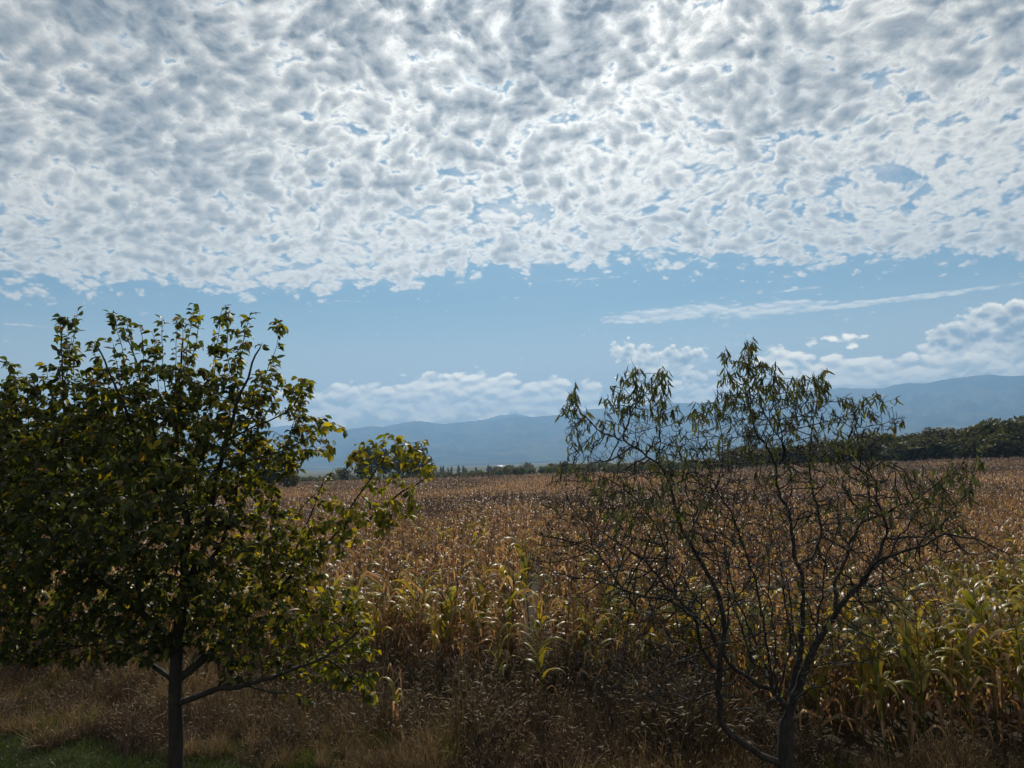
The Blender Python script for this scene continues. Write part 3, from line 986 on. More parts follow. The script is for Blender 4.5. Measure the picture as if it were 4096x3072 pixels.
def wood_mesh(P_, par, r, rmin, rmax, base_col):
    """tubes for chains of nodes with rmin <= radius < rmax"""
    n = len(P_); g = Geo()
    kids = [[] for _ in range(n)]
    for i in range(n):
        if par[i] >= 0: kids[par[i]].append(i)
    cont = [-1] * n
    for i in range(n):
        if kids[i]:
            cont[i] = max(kids[i], key=lambda k: r[k])
    for i in range(n):
        isstart = par[i] < 0 or cont[par[i]] != i
        if not isstart: continue
        ch = [par[i]] if par[i] >= 0 else []
        k = i
        while k >= 0: ch.append(k); k = cont[k]
        if len(ch) < 2: continue
        rr = r[ch].copy()
        if par[i] >= 0: rr[0] = rr[1]
        pp = P_[ch]
        if len(pp) > 3:
            pp = pp.copy(); pp[1:-1] = (pp[:-2] + 2 * pp[1:-1] + pp[2:]) / 4
        big_ = rr >= rmin
        # split the chain by thickness
        sel = np.where((rr >= rmin) & (rr < rmax))[0]
        if len(sel) == 0: continue
        a, b = sel[0], min(sel[-1] + 2, len(ch))
        if b - a < 2: continue
        sides = 10 if rr[a] > 0.03 else (6 if rr[a] > 0.010 else 3)
        rr2 = rr[a:b].copy(); rr2[-1] *= 0.6
        if b == len(ch): rr2[-1] = max(rr2[-1] * 0.3, 0.0008)
        tube(g, pp[a:b], rr2, sides, base_col)
    return g


def leaf_template(ns, prof, curl, fold):
    s = np.linspace(0, 1, ns)
    w = np.interp(s, *prof)
    ang = -curl * s; dxs = np.concatenate([[0], np.cumsum(np.cos(ang[:-1]) / (ns - 1))]); dzs = np.concatenate([[0], np.cumsum(np.sin(ang[:-1]) / (ns - 1))])
    V = []
    for i in range(ns):
        V += [(dxs[i], -w[i], dzs[i] + fold * w[i]), (dxs[i], 0, dzs[i]), (dxs[i], w[i], dzs[i] + fold * w[i])]
    Q = []
    for i in range(ns - 1):
        a = i * 3; Q += [(a, a + 1, a + 4, a + 3), (a + 1, a + 2, a + 5, a + 4)]
    return np.array(V), np.array(Q)


def scatter_leaves(templates, pos_, dirs, nor_, size, cols, mat, name):
    """one mesh of many leaves"""
    g = Geo()
    x = dirs / np.linalg.norm(dirs, axis=1)[:, None]
    y = np.cross(nor_, x); y /= np.linalg.norm(y, axis=1)[:, None] + 1e-9
    z = np.cross(x, y)
    ti = np.arange(len(pos_)) % len(templates)
    for t, (V, Q) in enumerate(templates):
        s = ti == t
        if not s.any(): continue
        R_ = np.stack([x[s], y[s], z[s]], 1)                     # n,3(axis),3
        W_ = np.einsum('vk,nkc->nvc', V, R_) * size[s][:, None, None] + pos_[s][:, None, :]
        m = s.sum(); nv = len(V)
        q = (Q[None] + (np.arange(m) * nv)[:, None, None]).reshape(-1, 4)
        C = np.repeat(cols[s], nv, axis=0)
        g.put(W_.reshape(-1, 3), q, C)
    return g.mesh(name, mat, True)


def poly_sample(poly, nmax, rg):
    poly = np.array(poly, float)
    lo_, hi = poly.min(0), poly.max(0)
    p = rg.uniform(lo_, hi, (nmax, 2))
    x, y = p[:, 0], p[:, 1]; inside = np.zeros(nmax, bool)
    j = len(poly) - 1
    dist = np.full(nmax, 1e9)
    for i in range(len(poly)):
        a, b = poly[i], poly[j]
        c = ((a[1] > y) != (b[1] > y)) & (x < (b[0] - a[0]) * (y - a[1]) / (b[1] - a[1] + 1e-9) + a[0])
        inside ^= c
        ab = b - a; t = np.clip(((p - a) @ ab) / (ab @ ab + 1e-9), 0, 1)
        dist = np.minimum(dist, np.linalg.norm(p - (a + t[:, None] * ab), axis=1))
        j = i
    return p[inside], dist[inside]


def crown_points(poly, n, D, maxhalf, rg, k=0.9, base=0.15):
    p, d = poly_sample(poly, n, rg)
    half = np.minimum(base + k * d * D / FPX, maxhalf)
    off_ = rg.uniform(-1, 1, len(p)) * half
    return at(p[:, 0], p[:, 1], D + off_), d


# ---- leafy tree at the left ------------------------------------------------
rt = np.random.default_rng(5)
DL = 8.8
z1 = lambda x, y: (x * .8137, 1150 + y * .8137)
z2 = lambda x, y: (x * .8137, 2100 + y * .8137)


def limb_px(sk, seq, D, r0, r1, dofs, step, wig, rg):
    """seq of photograph pixels; dofs = depth offset reached at the end (nearer < 0)"""
    a = np.array(seq, float); m = len(a)
    dd = np.interp(np.linspace(0, 1, m), np.linspace(0, 1, len(dofs)), dofs)
    pts_ = at(a[:, 0], a[:, 1], D + dd)
    return sk.limb(pts_, r0, r1, step, wig, True, rg)


sk = Skel()
base_pt = at(*map(np.array, (706.0, 3300.0)), DL); base_pt = np.array([base_pt[0] - .04, base_pt[1], -0.1])
tr_pts = [base_pt] + [at(np.float64(x), np.float64(y), DL) for x, y in [(704, 3072), (703, 2900), (702, 2760), (708, 2590), (722, 2470), (736, 2345)]]
sk.limb(tr_pts, 0.108, 0.062, 0.09, 0.004, False, rt)
STP = 0.09
L_ = lambda seq, r0, r1, dofs, wig=0.012: limb_px(sk, seq, DL, r0, r1, dofs, STP, wig, rt)
L_([(736, 2345), z1(905, 1330), z1(925, 1150), z1(890, 1000), z1(880, 850), z1(860, 600), z1(880, 400), z1(900, 240)], .050, .010, [0, .1, .3, .5])
L_([(742, 2330), z1(1000, 1300), z1(1040, 1050), z1(1075, 880), z1(1130, 700), z1(1190, 500), z1(1260, 350), z1(1290, 270)], .046, .008, [0, -.2, -.5, -.6])
L_([z1(960, 1440), z1(1080, 1290), z1(1150, 1080), z1(1180, 860), z1(1260, 700), z1(1350, 560)], .030, .007, [0, .3, .8])
L_([z1(910, 1300), z1(830, 1150), z1(740, 950), z1(680, 760), z1(600, 560), z1(520, 380), z1(470, 260)], .034, .007, [0, -.4, -.9])
L_([z1(905, 1350), z1(860, 1180), z1(800, 900), z1(740, 640), z1(690, 420), z1(600, 180)], .032, .006, [0, .6, 1.2])
L_([(720, 2800), z2(960, 850), z2(1060, 810), z2(1180, 790), z2(1300, 770), z2(1400, 720), z2(1500, 690), z2(1620, 640), z2(1720, 560), z2(1790, 490)], .040, .007, [0, -.3, -.6, -.5])
L_([z2(1180, 790), z2(1300, 815), z2(1420, 830), z2(1520, 860)], .012, .004, [-.4, -.5, -.9])
L_([z2(880, 765), z2(960, 690), z2(1060, 610), z2(1110, 560), z2(1200, 440), z2(1290, 380), z2(1400, 300), z2(1560, 120), z2(1700, 50), (1475, 2087), (1563, 2000), (1637, 1952), (1735, 1890)], .052, .006, [0, .3, .6, .4, .2])
L_([z2(1290, 380), z2(1400, 250), z2(1480, 60), (1264, 2000), (1300, 1900)], .02, .005, [.3, .9, 1.2])
L_([(1320, 2110), (1393, 2033), (1468, 1945), (1515, 1857), (1583, 1790)], .014, .005, [.3, .0, -.1])
L_([(1080, 2190), (1180, 2060), (1280, 1960), (1340, 1870)], .012, .004, [.4, .6, .7])
L_([z1(1070, 900), (960, 1860), (1036, 1825), (1130, 1815), (1240, 1745), (1290, 1700)], .016, .005, [-.4, -.8, -.9])
L_([z1(1040, 1050), z1(1150, 1000), z1(1300, 900), (1135, 1843), (1224, 1809)], .014, .005, [-.3, .2, .4])
L_([z1(1150, 780), z1(1230, 690), z1(1340, 650), z1(1440, 600), z1(1490, 480)], .013, .005, [-.3, -.5, -.5])
L_([z2(868, 640), z2(800, 560), z2(700, 430), z2(620, 340), z2(520, 290), z2(440, 230), z2(300, 120), z1(200, 1150), z1(120, 1000)], .052, .008, [0, -.2, -.7, -1.0])
L_([z2(700, 430), z2(680, 300), z2(665, 200), z2(655, 20), z1(650, 1050), z1(600, 850), z1(540, 650)], .026, .007, [-.2, .3, .4])
L_([z2(850, 760), z2(740, 690), z2(650, 610), z2(560, 575), z2(430, 520), z2(250, 420), z2(60, 340), z2(-150, 280)], .034, .007, [0, .4, 1.0, 1.2])
L_([z2(440, 230), z1(350, 1250), z1(300, 950), z1(320, 650), z1(300, 350), z1(310, 180)], .022, .006, [-.6, -.3, 0])
L_([z2(300, 150), z1(120, 1250), z1(0, 1050), z1(-60, 800), z1(0, 560), z1(60, 430)], .018, .006, [-.8, -.3, .3])
L_([z2(560, 570), z2(400, 600), z2(200, 590), z2(0, 600)], .016, .005, [.9, 1.5, 1.7])
L_([z2(60, 340), z1(-100, 1300), z1(-250, 1000), z1(-300, 800)], .016, .006, [1.0, .6, .4])
for q_, (tx, ty, bx_, dd1) in enumerate([(244, 1245, 250, .2), (310, 1238, 262, -.1), (285, 1330, 300, .5), (60, 1462, 40, .1), (105, 1490, 120, -.4), (452, 1238, 520, .1), (505, 1250, 560, .5),
                                       (560, 1290, 590, -.5), (648, 1252, 660, .3), (705, 1300, 700, -.3), (776, 1200, 740, .3), (800, 1235, 760, -.2), (730, 1262, 740, .8), (885, 1228, 850, .1),
                                       (918, 1222, 900, -.5), (1006, 1232, 930, -.4), (985, 1290, 930, .3), (1112, 1345, 1010, -.3), (1105, 1410, 1020, .2), (1040, 1470, 960, -.6), (1238, 1512, 1130, -.3),
                                       (1228, 1560, 1120, .3), (1205, 1620, 1100, .0), (450, 1345, 500, -.6), (380, 1400, 420, .2), (180, 1440, 230, .6), (620, 1330, 640, .0), (860, 1330, 840, .6), (960, 1370, 920, .0)]):
    L_([(bx_ + (tx - bx_) * .1, ty + 330), (bx_ + (tx - bx_) * .35, ty + 200), (bx_ + (tx - bx_) * .75, ty + 90), (tx, ty + 12)], .0082, .0035, [dd1 * .7, dd1], .010)
polyA = [z1(*p) for p in [(-420, 900), (-300, 640), (-150, 520), (0, 440), (40, 400), (60, 375), (90, 410), (150, 430), (215, 450), (255, 380), (275, 250), (270, 160), (300, 120),
         (380, 115), (400, 190), (470, 220), (480, 270), (440, 320), (500, 330), (560, 320), (620, 370), (650, 330), (600, 250), (545, 230), (550, 130), (600, 110), (680, 160), (700, 200),
         (740, 220), (760, 150), (820, 140), (840, 250), (880, 250), (880, 150), (940, 90), (960, 60), (1000, 100), (985, 200), (950, 280), (1000, 250), (1030, 130), (1060, 110), (1130, 95),
         (1150, 140), (1240, 110), (1250, 200), (1360, 220), (1370, 290), (1290, 340), (1270, 400), (1340, 380), (1410, 460), (1500, 440), (1520, 510), (1470, 560), (1440, 640), (1330, 650),
         (1300, 700), (1400, 800), (1450, 720), (1480, 740), (1560, 840), (1480, 900), (1400, 960), (1380, 1100), (1500, 1150), (1650, 1020), (1780, 1050), (1800, 1150), (1760, 1220),
         (1620, 1320), (1540, 1360), (1600, 1450), (1700, 1480), (1800, 1520), (1860, 1620)]] + \
        [z2(*p) for p in [(1850, 500), (1840, 600), (1790, 650), (1640, 700), (1560, 760), (1400, 730), (1250, 700), (1120, 725), (1000, 650), (950, 620), (830, 650), (700, 710), (600, 690), (400, 690), (200, 700), (0, 700), (-250, 640), (-450, 300)]]
polyB = [z1(*p) for p in [(1500, 700), (1560, 610), (1640, 640), (1720, 730), (1640, 790), (1640, 850), (1560, 880), (1500, 900), (1440, 850)]]
polyC = [z1(*p) for p in [(1680, 880), (1700, 800), (1780, 790), (1870, 740), (1880, 700), (2000, 720), (2090, 770), (2100, 860), (2140, 930), (2080, 980), (2000, 960), (2060, 1130), (1960, 1160),
         (1960, 1200), (1840, 1230), (1740, 1180), (1800, 1080), (1900, 1000), (1820, 880), (1760, 880), (1700, 930)]]
polyD = [z2(*p) for p in [(1580, 700), (1850, 650), (1870, 780), (1860, 870), (1760, 860), (1660, 800), (1560, 770)]]
polyE = [z1(*p) for p in [(1240, 1380), (1400, 1100), (1560, 1150), (1760, 1150), (1780, 1250), (1560, 1400), (1700, 1500), (1500, 1560), (1300, 1500)]]
att = []
for poly, nn_, mh in ((polyA, 10500, 1.9), (polyB, 170, .5), (polyC, 260, .5), (polyD, 170, .4), (polyE, 600, .8)):
    p3, _ = crown_points(poly, nn_, DL, mh, rt); att.append(p3)
att = np.vstack(att)
pv_ = att - CAM; apx = 2048 + FPX * (pv_ @ _R) / (pv_ @ _F); apy = 1536 - FPX * (pv_ @ _U) / (pv_ @ _F)
thin_ = 1 - 0.93 * sstep(-apy, -1560, -1440) - 0.60 * sstep(apx, 900, 1100) * (fbm(apx / 90, apy / 90, 2, 71) > .5)
att = att[rt.random(len(att)) < thin_]
Pn, par, rr = colonise(sk, att, 0.085, 0.75, 0.105, rt, 90, 0.22, (0, 0, 0.25), 30000, np.array([base_pt[0], base_pt[1], 2.0]), 0.6)
rr, nch = radii_of(Pn, par, rr, 0.0034)
print('leafy tree nodes', len(Pn))
rootA = empty('orchard_tree', (float(base_pt[0]), float(base_pt[1]), float(gz(base_pt[0], base_pt[1]))))
tag(rootA, "large leafy green tree with one dark trunk and yellowing leaves, at left", 'tree')
offA = np.array(rootA.location)
for nm, a, b in (('trunk', 0.024, 9), ('branches', 0.0, 0.024)):
    g = wood_mesh(Pn - offA, par, rr, a, b, (0.08, 0.07, 0.06))
    mobj(nm, g.mesh(nm, MAT['barkA'], True), rootA)
thin = np.where((rr < 0.0085) & (np.arange(len(rr)) > 0) & (par >= 0))[0]
tipn = np.where(nch[thin] == 0)[0]
per = np.where(nch[thin] == 0, 6, np.where(rr[thin] < 0.0065, 3, 1))
per = np.where((Pn[thin][:, 2] > 5.9) & (per < 3), 3, per)
src_i = np.repeat(thin, per)
src_i = src_i[rt.random(len(src_i)) < 0.92]
m = len(src_i)
gd = Pn[src_i] - Pn[par[src_i]]; gd /= np.linalg.norm(gd, axis=1)[:, None] + 1e-9
rv = rt.normal(0, 1, (m, 3)); rv[:, 2] *= 0.5
dirs = gd * 0.6 + rv * 0.7 + np.array([0, 0, -0.55])
nor_ = rt.normal(0, 0.55, (m, 3)) + np.array([0, 0, 1.0])
lp = Pn[src_i] - (Pn[src_i] - Pn[par[src_i]]) * rt.random((m, 1)) + dirs / np.linalg.norm(dirs, axis=1)[:, None] * 0.012
profA = ([0, .12, .35, .6, .85, 1], [.02, .13, .25, .24, .11, .01])
tmA = [leaf_template(6, profA, c_, f_) for c_, f_ in ((0.5, .25), (1.0, .4), (0.2, .15), (1.5, .6), (0.8, .8))]
h_ = lp[:, 2]; xx_ = lp[:, 0]
# leaf colour: green; autumn yellow and painted sunlit glow both increase toward outer right
yl = np.clip(0.10 + 0.65 * sstep(xx_, -4.6, -1.6) * (1 - 0.6 * sstep(h_, 5.2, 6.3)) + 0.25 * (fbm(xx_ * 1.1, h_ * 1.1, 2, 13) - 0.5), 0, 1)
uq = rt.random(m)
cA1 = np.array([0.042, 0.058, 0.021]); cA2 = np.array([0.23, 0.20, 0.026]); cA3 = np.array([0.13, 0.080, 0.032]); cA4 = np.array([0.13, 0.145, 0.026])
cols = np.where((uq < yl * 0.45)[:, None], cA2, np.where((uq < yl)[:, None], cA4, cA1))
cols = np.where((rt.random(m) < 0.03)[:, None], cA3, cols)
cols = cols * rt.uniform(0.7, 1.3, (m, 1))
sz = rt.uniform(0.070, 0.132, m)
crownA = scatter_leaves(tmA, lp - offA, dirs, nor_, sz, cols, MAT['leafA'], 'crown')
mobj('crown', crownA, rootA)
print('leafy tree leaves', m)

# ---- bare twiggy tree at the right -------------------------------------------
rt = np.random.default_rng(9)
DR = 11.0
k4 = .9023
z4 = lambda x, y: (2100 + x * k4, 1300 + y * k4)
z5 = lambda x, y: (2100 + x * k4, 2072 + y * k4)
sk = Skel()
bp = at(np.float64(3142), np.float64(3130), DR); bp = np.array([bp[0], bp[1], -0.1])
sk.limb([bp] + [at(np.float64(x), np.float64(y), DR) for x, y in [z5(1152, 1108), z5(1155, 1000), z5(1160, 900)]], 0.135, 0.105, 0.07, 0.006, False, rt)
L_ = lambda seq, r0, r1, dofs, wig=0.016: limb_px(sk, seq, DR, r0 * .86, r1 * .9, dofs, 0.07, wig, rt)
L_([z5(1160, 900), z5(1195, 790), z5(1235, 680), z5(1290, 570), z5(1350, 450), z5(1420, 370), z5(1500, 280), z5(1560, 180), z5(1600, 90), z4(1610, 880), z4(1560, 800), z4(1560, 700)], .078, .012, [0, -.2, -.4, -.6])
L_([z5(1500, 285), z5(1560, 190), z5(1700, 140), z5(1800, 110), z5(1860, 70), z5(1990, 90), z5(2100, 140), z5(2220, 190)], .034, .007, [-.4, -.8, -1.2, -1.4])
L_([z4(1600, 935), z4(1700, 945), z4(1800, 930), z4(1850, 880), z4(1960, 740), z4(2000, 620)], .022, .006, [-.5, -.1, .3])
L_([z5(1380, 410), z5(1365, 300), z5(1410, 210), z5(1450, 100), z4(1490, 880), z4(1530, 770), z4(1525, 680), z4(1500, 650), z4(1440, 625), z4(1435, 560), z4(1445, 450), z4(1490, 370), z4(1550, 320)], .036, .006, [-.3, .2, .5, .6])
L_([z4(1505, 655), z4(1540, 610), z4(1570, 585)], .022, .014, [.5, .5])
L_([z4(1490, 880), z4(1600, 830), z4(1720, 780), z4(1850, 690), z4(1960, 600)], .024, .006, [.3, -.2, -.6])
L_([z5(1155, 830), z5(1190, 720), z5(1225, 600), z5(1230, 450), z5(1230, 240), z5(1195, 190), z5(1185, 100), z4(1190, 900), z4(1170, 830), z4(1120, 730), z4(1115, 640), z4(1080, 540), z4(1030, 500), z4(1000, 400), z4(990, 250), z4(995, 90)], .052, .006, [0, .3, .5, .3, .2])
L_([z5(1232, 215), z5(1270, 180), z5(1300, 120), z5(1320, 40), z4(1300, 830), z4(1265, 700), z4(1260, 600), z4(1272, 500), z4(1280, 400), z4(1310, 290), z4(1335, 200)], .030, .006, [.4, .8, .8])
L_([z4(1110, 650), z4(1150, 570), z4(1130, 470), z4(1100, 340), z4(1105, 190)], .018, .005, [.3, 0, -.1])
L_([z4(1180, 640), z4(1160, 560), z4(1100, 470), z4(1060, 380), z4(900, 230), z4(880, 120)], .014, .005, [.3, -.2, -.4])
L_([z5(1110, 1104), z5(1060, 1060), z5(1000, 1020), z5(900, 955), z5(865, 880), z5(855, 750), z5(870, 600), z5(885, 480), z5(870, 370), z5(820, 260), z5(760, 150), z5(700, 60), z4(720, 960), z4(690, 900), z4(660, 780), z4(640, 690), z4(590, 610), z4(520, 565), z4(430, 510), z4(330, 470), z4(255, 410), z4(222, 340), z4(225, 270)], .060, .006, [0, -.3, -.5, -.4, -.5])
L_([z5(850, 680), z5(770, 560), z5(765, 460), z5(700, 400), z5(620, 355), z5(540, 350), z5(430, 320), z5(330, 270), z5(200, 262), z5(20, 200)], .034, .006, [-.3, -.7, -1.1, -1.3])
L_([z5(1150, 860), z5(1080, 760), z5(1000, 710), z5(920, 660), z5(870, 590), z5(830, 500), z5(740, 420), z5(620, 300), z5(540, 200), z5(460, 140), z5(380, 90), z5(270, 10), z4(190, 780)], .044, .006, [0, .4, .9, 1.1])
L_([z5(1120, 780), z5(1040, 600), z5(1000, 500), z5(920, 330), z5(900, 200), z5(930, 60), z4(925, 760), z4(960, 640), z4(1010, 560)], .024, .005, [.1, .6, .9])
L_([z5(1130, 760), z5(1060, 480), z5(1020, 280), z5(970, 120), z4(930, 880), z4(840, 700), z4(760, 520), z4(780, 380)], .026, .005, [0, -.5, -.8])
L_([z4(440, 520), z4(455, 430), z4(500, 340), z4(560, 270), z4(605, 200)], .016, .005, [-.5, -.6, -.7])
L_([z4(455, 430), z4(480, 330), z4(500, 210), z4(475, 165)], .011, .004, [-.5, -.3, -.2])
L_([z4(590, 610), z4(600, 500), z4(590, 420), z4(620, 350)], .012, .005, [-.4, 0, .2])
L_([z4(720, 950), z4(800, 800), z4(860, 690), z4(880, 560), z4(860, 430), z4(850, 330)], .018, .005, [-.3, .3, .6])
L_([z4(1445, 450), z4(1540, 450), z4(1620, 420), z4(1690, 410)], .010, .004, [.5, .3, .2])
L_([z5(1430, 390), z5(1540, 370), z5(1700, 365), z5(1850, 380), z5(1950, 420)], .014, .004, [-.4, -1.0, -1.4])
L_([z5(1270, 690), z5(1400, 640), z5(1550, 625), z5(1700, 590)], .013, .004, [-.3, -.9, -1.3])
L_([z5(1240, 670), z5(1330, 590), z5(1400, 510), z5(1500, 460), z5(1640, 450)], .012, .004, [-.3, .5, 1.0])
L_([z5(800, 600), z5(700, 620), z5(560, 700), z5(460, 740), z5(330, 760)], .016, .004, [-.4, -1.0, -1.4])
L_([z5(780, 580), z5(850, 555), z5(950, 550), z5(1020, 520)], .020, .006, [-.4, -.8, -1.0])
L_([z5(700, 400), z5(560, 430), z5(400, 400), z5(250, 350)], .013, .004, [-.6, -.2, .2])
for q_, (seq, dd1) in enumerate([([z5(1120, 760), z5(1105, 520), z5(1080, 300), z5(1090, 100), z4(1070, 760)], .4), ([z5(865, 640), z5(905, 420), z5(890, 200), z4(880, 930), z4(905, 820)], -.9),
                         ([z5(860, 560), z5(800, 420), z5(640, 180), z5(610, 20), z4(590, 760), z4(540, 680)], .5), ([z5(870, 480), z5(960, 330), z5(1060, 180), z5(1120, 60), z4(1150, 830)], .9),
                         ([z5(1140, 800), z5(1180, 560), z5(1150, 350), z5(1130, 160), z4(1090, 850), z4(1060, 660)], -.8), ([z5(1300, 560), z5(1310, 380), z5(1330, 200), z5(1380, 60), z4(1390, 830), z4(1370, 700)], -.9),
                         ([z5(700, 400), z5(640, 250), z5(600, 60), z4(560, 860), z4(470, 740), z4(380, 690), z4(260, 640)], -.9), ([z5(480, 360), z5(380, 240), z5(300, 120), z5(260, 20), z4(200, 800)], -1.2),
                         ([z5(1540, 240), z5(1620, 170), z5(1680, 40), z4(1720, 860), z4(1800, 760)], -1.1), ([z5(1480, 310), z5(1560, 300), z5(1680, 240), z5(1820, 230), z5(1900, 260)], .6),
                         ([z5(850, 760), z5(760, 800), z5(640, 830), z5(540, 800)], -1.2), ([z5(840, 700), z5(720, 640), z5(600, 560), z5(480, 520), z5(330, 560)], .9),
                         ([z5(1080, 740), z5(1000, 620), z5(960, 480), z5(880, 330), z5(840, 120)], -1.1), ([z5(1250, 640), z5(1180, 480), z5(1170, 300), z5(1100, 60)], .9),
                         ([z5(1180, 840), z5(1260, 760), z5(1330, 740), z5(1420, 700)], -1.0), ([z5(1100, 800), z5(1040, 850), z5(960, 840), z5(900, 860)], -1.1)]):
    L_(seq, .019, .005, [-.2 if dd1 < 0 else .2, dd1 * .5, dd1], .022)
polyR = [(2230, 2420), (2110, 2260), (2150, 2090), (2180, 1900), (2270, 1850), (2260, 1720), (2240, 1620), (2310, 1530), (2330, 1640), (2420, 1680), (2430, 1560), (2470, 1560), (2520, 1440), (2560, 1480),
         (2600, 1560), (2645, 1460), (2690, 1530), (2680, 1640), (2740, 1640), (2790, 1600), (2850, 1590), (2880, 1500), (2870, 1400), (2910, 1390), (2950, 1490), (2980, 1360), (3030, 1350),
         (3030, 1460), (3110, 1440), (3150, 1530), (3200, 1500), (3240, 1500), (3320, 1470), (3310, 1570), (3420, 1590), (3490, 1575), (3590, 1590), (3590, 1670), (3640, 1700),
         (3560, 1740), (3500, 1790), (3560, 1850), (3760, 1860), (3900, 1790), (3950, 1860), (3900, 1990), (3850, 2110), (3960, 2140), (4090, 2250), (3900, 2280), (3720, 2260), (3640, 2360), (3790, 2400),
         (3840, 2470), (3600, 2520), (3650, 2620), (3450, 2680), (3300, 2690), (3210, 2760), (3100, 2900), (2980, 2760), (2850, 2860), (2700, 2800), (2560, 2840), (2360, 2790), (2300, 2650), (2200, 2560), (2350, 2470)]
p3, dd_ = crown_points(polyR, 25000, DR, 1.6, rt, 1.0, 0.25)
Pn, par, rr = colonise(sk, p3, 0.06, 0.7, 0.080, rt, 90, 0.40, (0, 0, 0.25), 60000, np.array([bp[0], bp[1], 1.2]), 0.8)
rr, nch = radii_of(Pn, par, rr, 0.0048, 2.3)
print('bare tree nodes', len(Pn))
# short spur twigs all along the thin wood
c_ = np.where((rr < 0.012) & (rt.random(len(rr)) < 0.32))[0]
sp_ = rt.normal(0, 1, (len(c_), 3)) + np.array([0, 0, .25]); sp_ /= np.linalg.norm(sp_, axis=1)[:, None]
n_0 = len(Pn)
Pn = np.vstack([Pn, Pn[c_] + sp_ * rt.uniform(.04, .13, (len(c_), 1))])
par = np.concatenate([par, c_]); rr = np.concatenate([rr, np.full(len(c_), 0.0036)]); nch = np.concatenate([nch, np.zeros(len(c_), int)])
rootB = empty('bare_tree', (float(bp[0]), float(bp[1]), float(gz(bp[0], bp[1]))))
tag(rootB, "nearly bare twiggy tree with crooked dark stems and narrow drooping leaves on top", 'tree')
offB = np.array(rootB.location)
for nm, a, b in (('trunk', 0.022, 9), ('branches', 0.0, 0.022)):
    g = wood_mesh(Pn - offB, par, rr, a, b, (0.06, 0.05, 0.045))
    mobj(nm, g.mesh(nm, MAT['barkB'], True), rootB)
thin = np.where((rr < 0.0095) & (par >= 0))[0]
pxn = 2048 + FPX * (Pn[thin][:, 0] / Pn[thin][:, 1])
z_ = Pn[thin][:, 2]
prob = 0.012 + 0.46 * sstep(z_, 5.2, 6.0)
prob = np.maximum(prob, 0.05 * sstep(z_, 4.0, 5.0))
cl = fbm(Pn[thin][:, 0] * 1.2, z_ * 1.2 + 9, 2, 19)
prob = np.maximum(prob, np.where((cl > 0.63), 0.13, 0.0) * sstep(z_, 3.0, 4.0))
prob = np.where((Pn[thin][:, 0] > 6.2) & (z_ > 4.15), np.maximum(prob, 0.18), prob)
sel = rt.random(len(thin)) < prob
per = np.where(nch[thin[sel]] == 0, 2, 1)
src_i = np.repeat(thin[sel], per); m = len(src_i)
rv = rt.normal(0, 1, (m, 3)); rv[:, 2] *= 0.4
dirs = rv * 0.27 + np.array([0, 0, -0.85]) + (Pn[src_i] - Pn[par[src_i]]) * 3
nor_ = rt.normal(0, 1, (m, 3)); nor_[:, 2] *= 0.4
lp = Pn[src_i] - (Pn[src_i] - Pn[par[src_i]]) * rt.random((m, 1))
profB = ([0, .15, .45, .8, 1], [.02, .07, .095, .06, .006])
tmB = [leaf_template(6, profB, c_, f_) for c_, f_ in ((0.5, .5), (1.2, .9), (-0.5, .4), (-1.0, .8))]
cb1 = np.array([0.056, 0.068, 0.032]); cb2 = np.array([0.12, 0.125, 0.042]); cb3 = np.array([0.13, 0.085, 0.045])
uq = rt.random(m)
cols = np.where((uq < .55)[:, None], cb1, np.where((uq < .94)[:, None], cb2, cb3)) * rt.uniform(0.7, 1.3, (m, 1))
mobj('crown', scatter_leaves(tmB, lp - offB, dirs, nor_, rt.uniform(0.10, 0.20, m), cols, MAT['leafB'], 'crown'), rootB)
print('bare tree leaves', m)


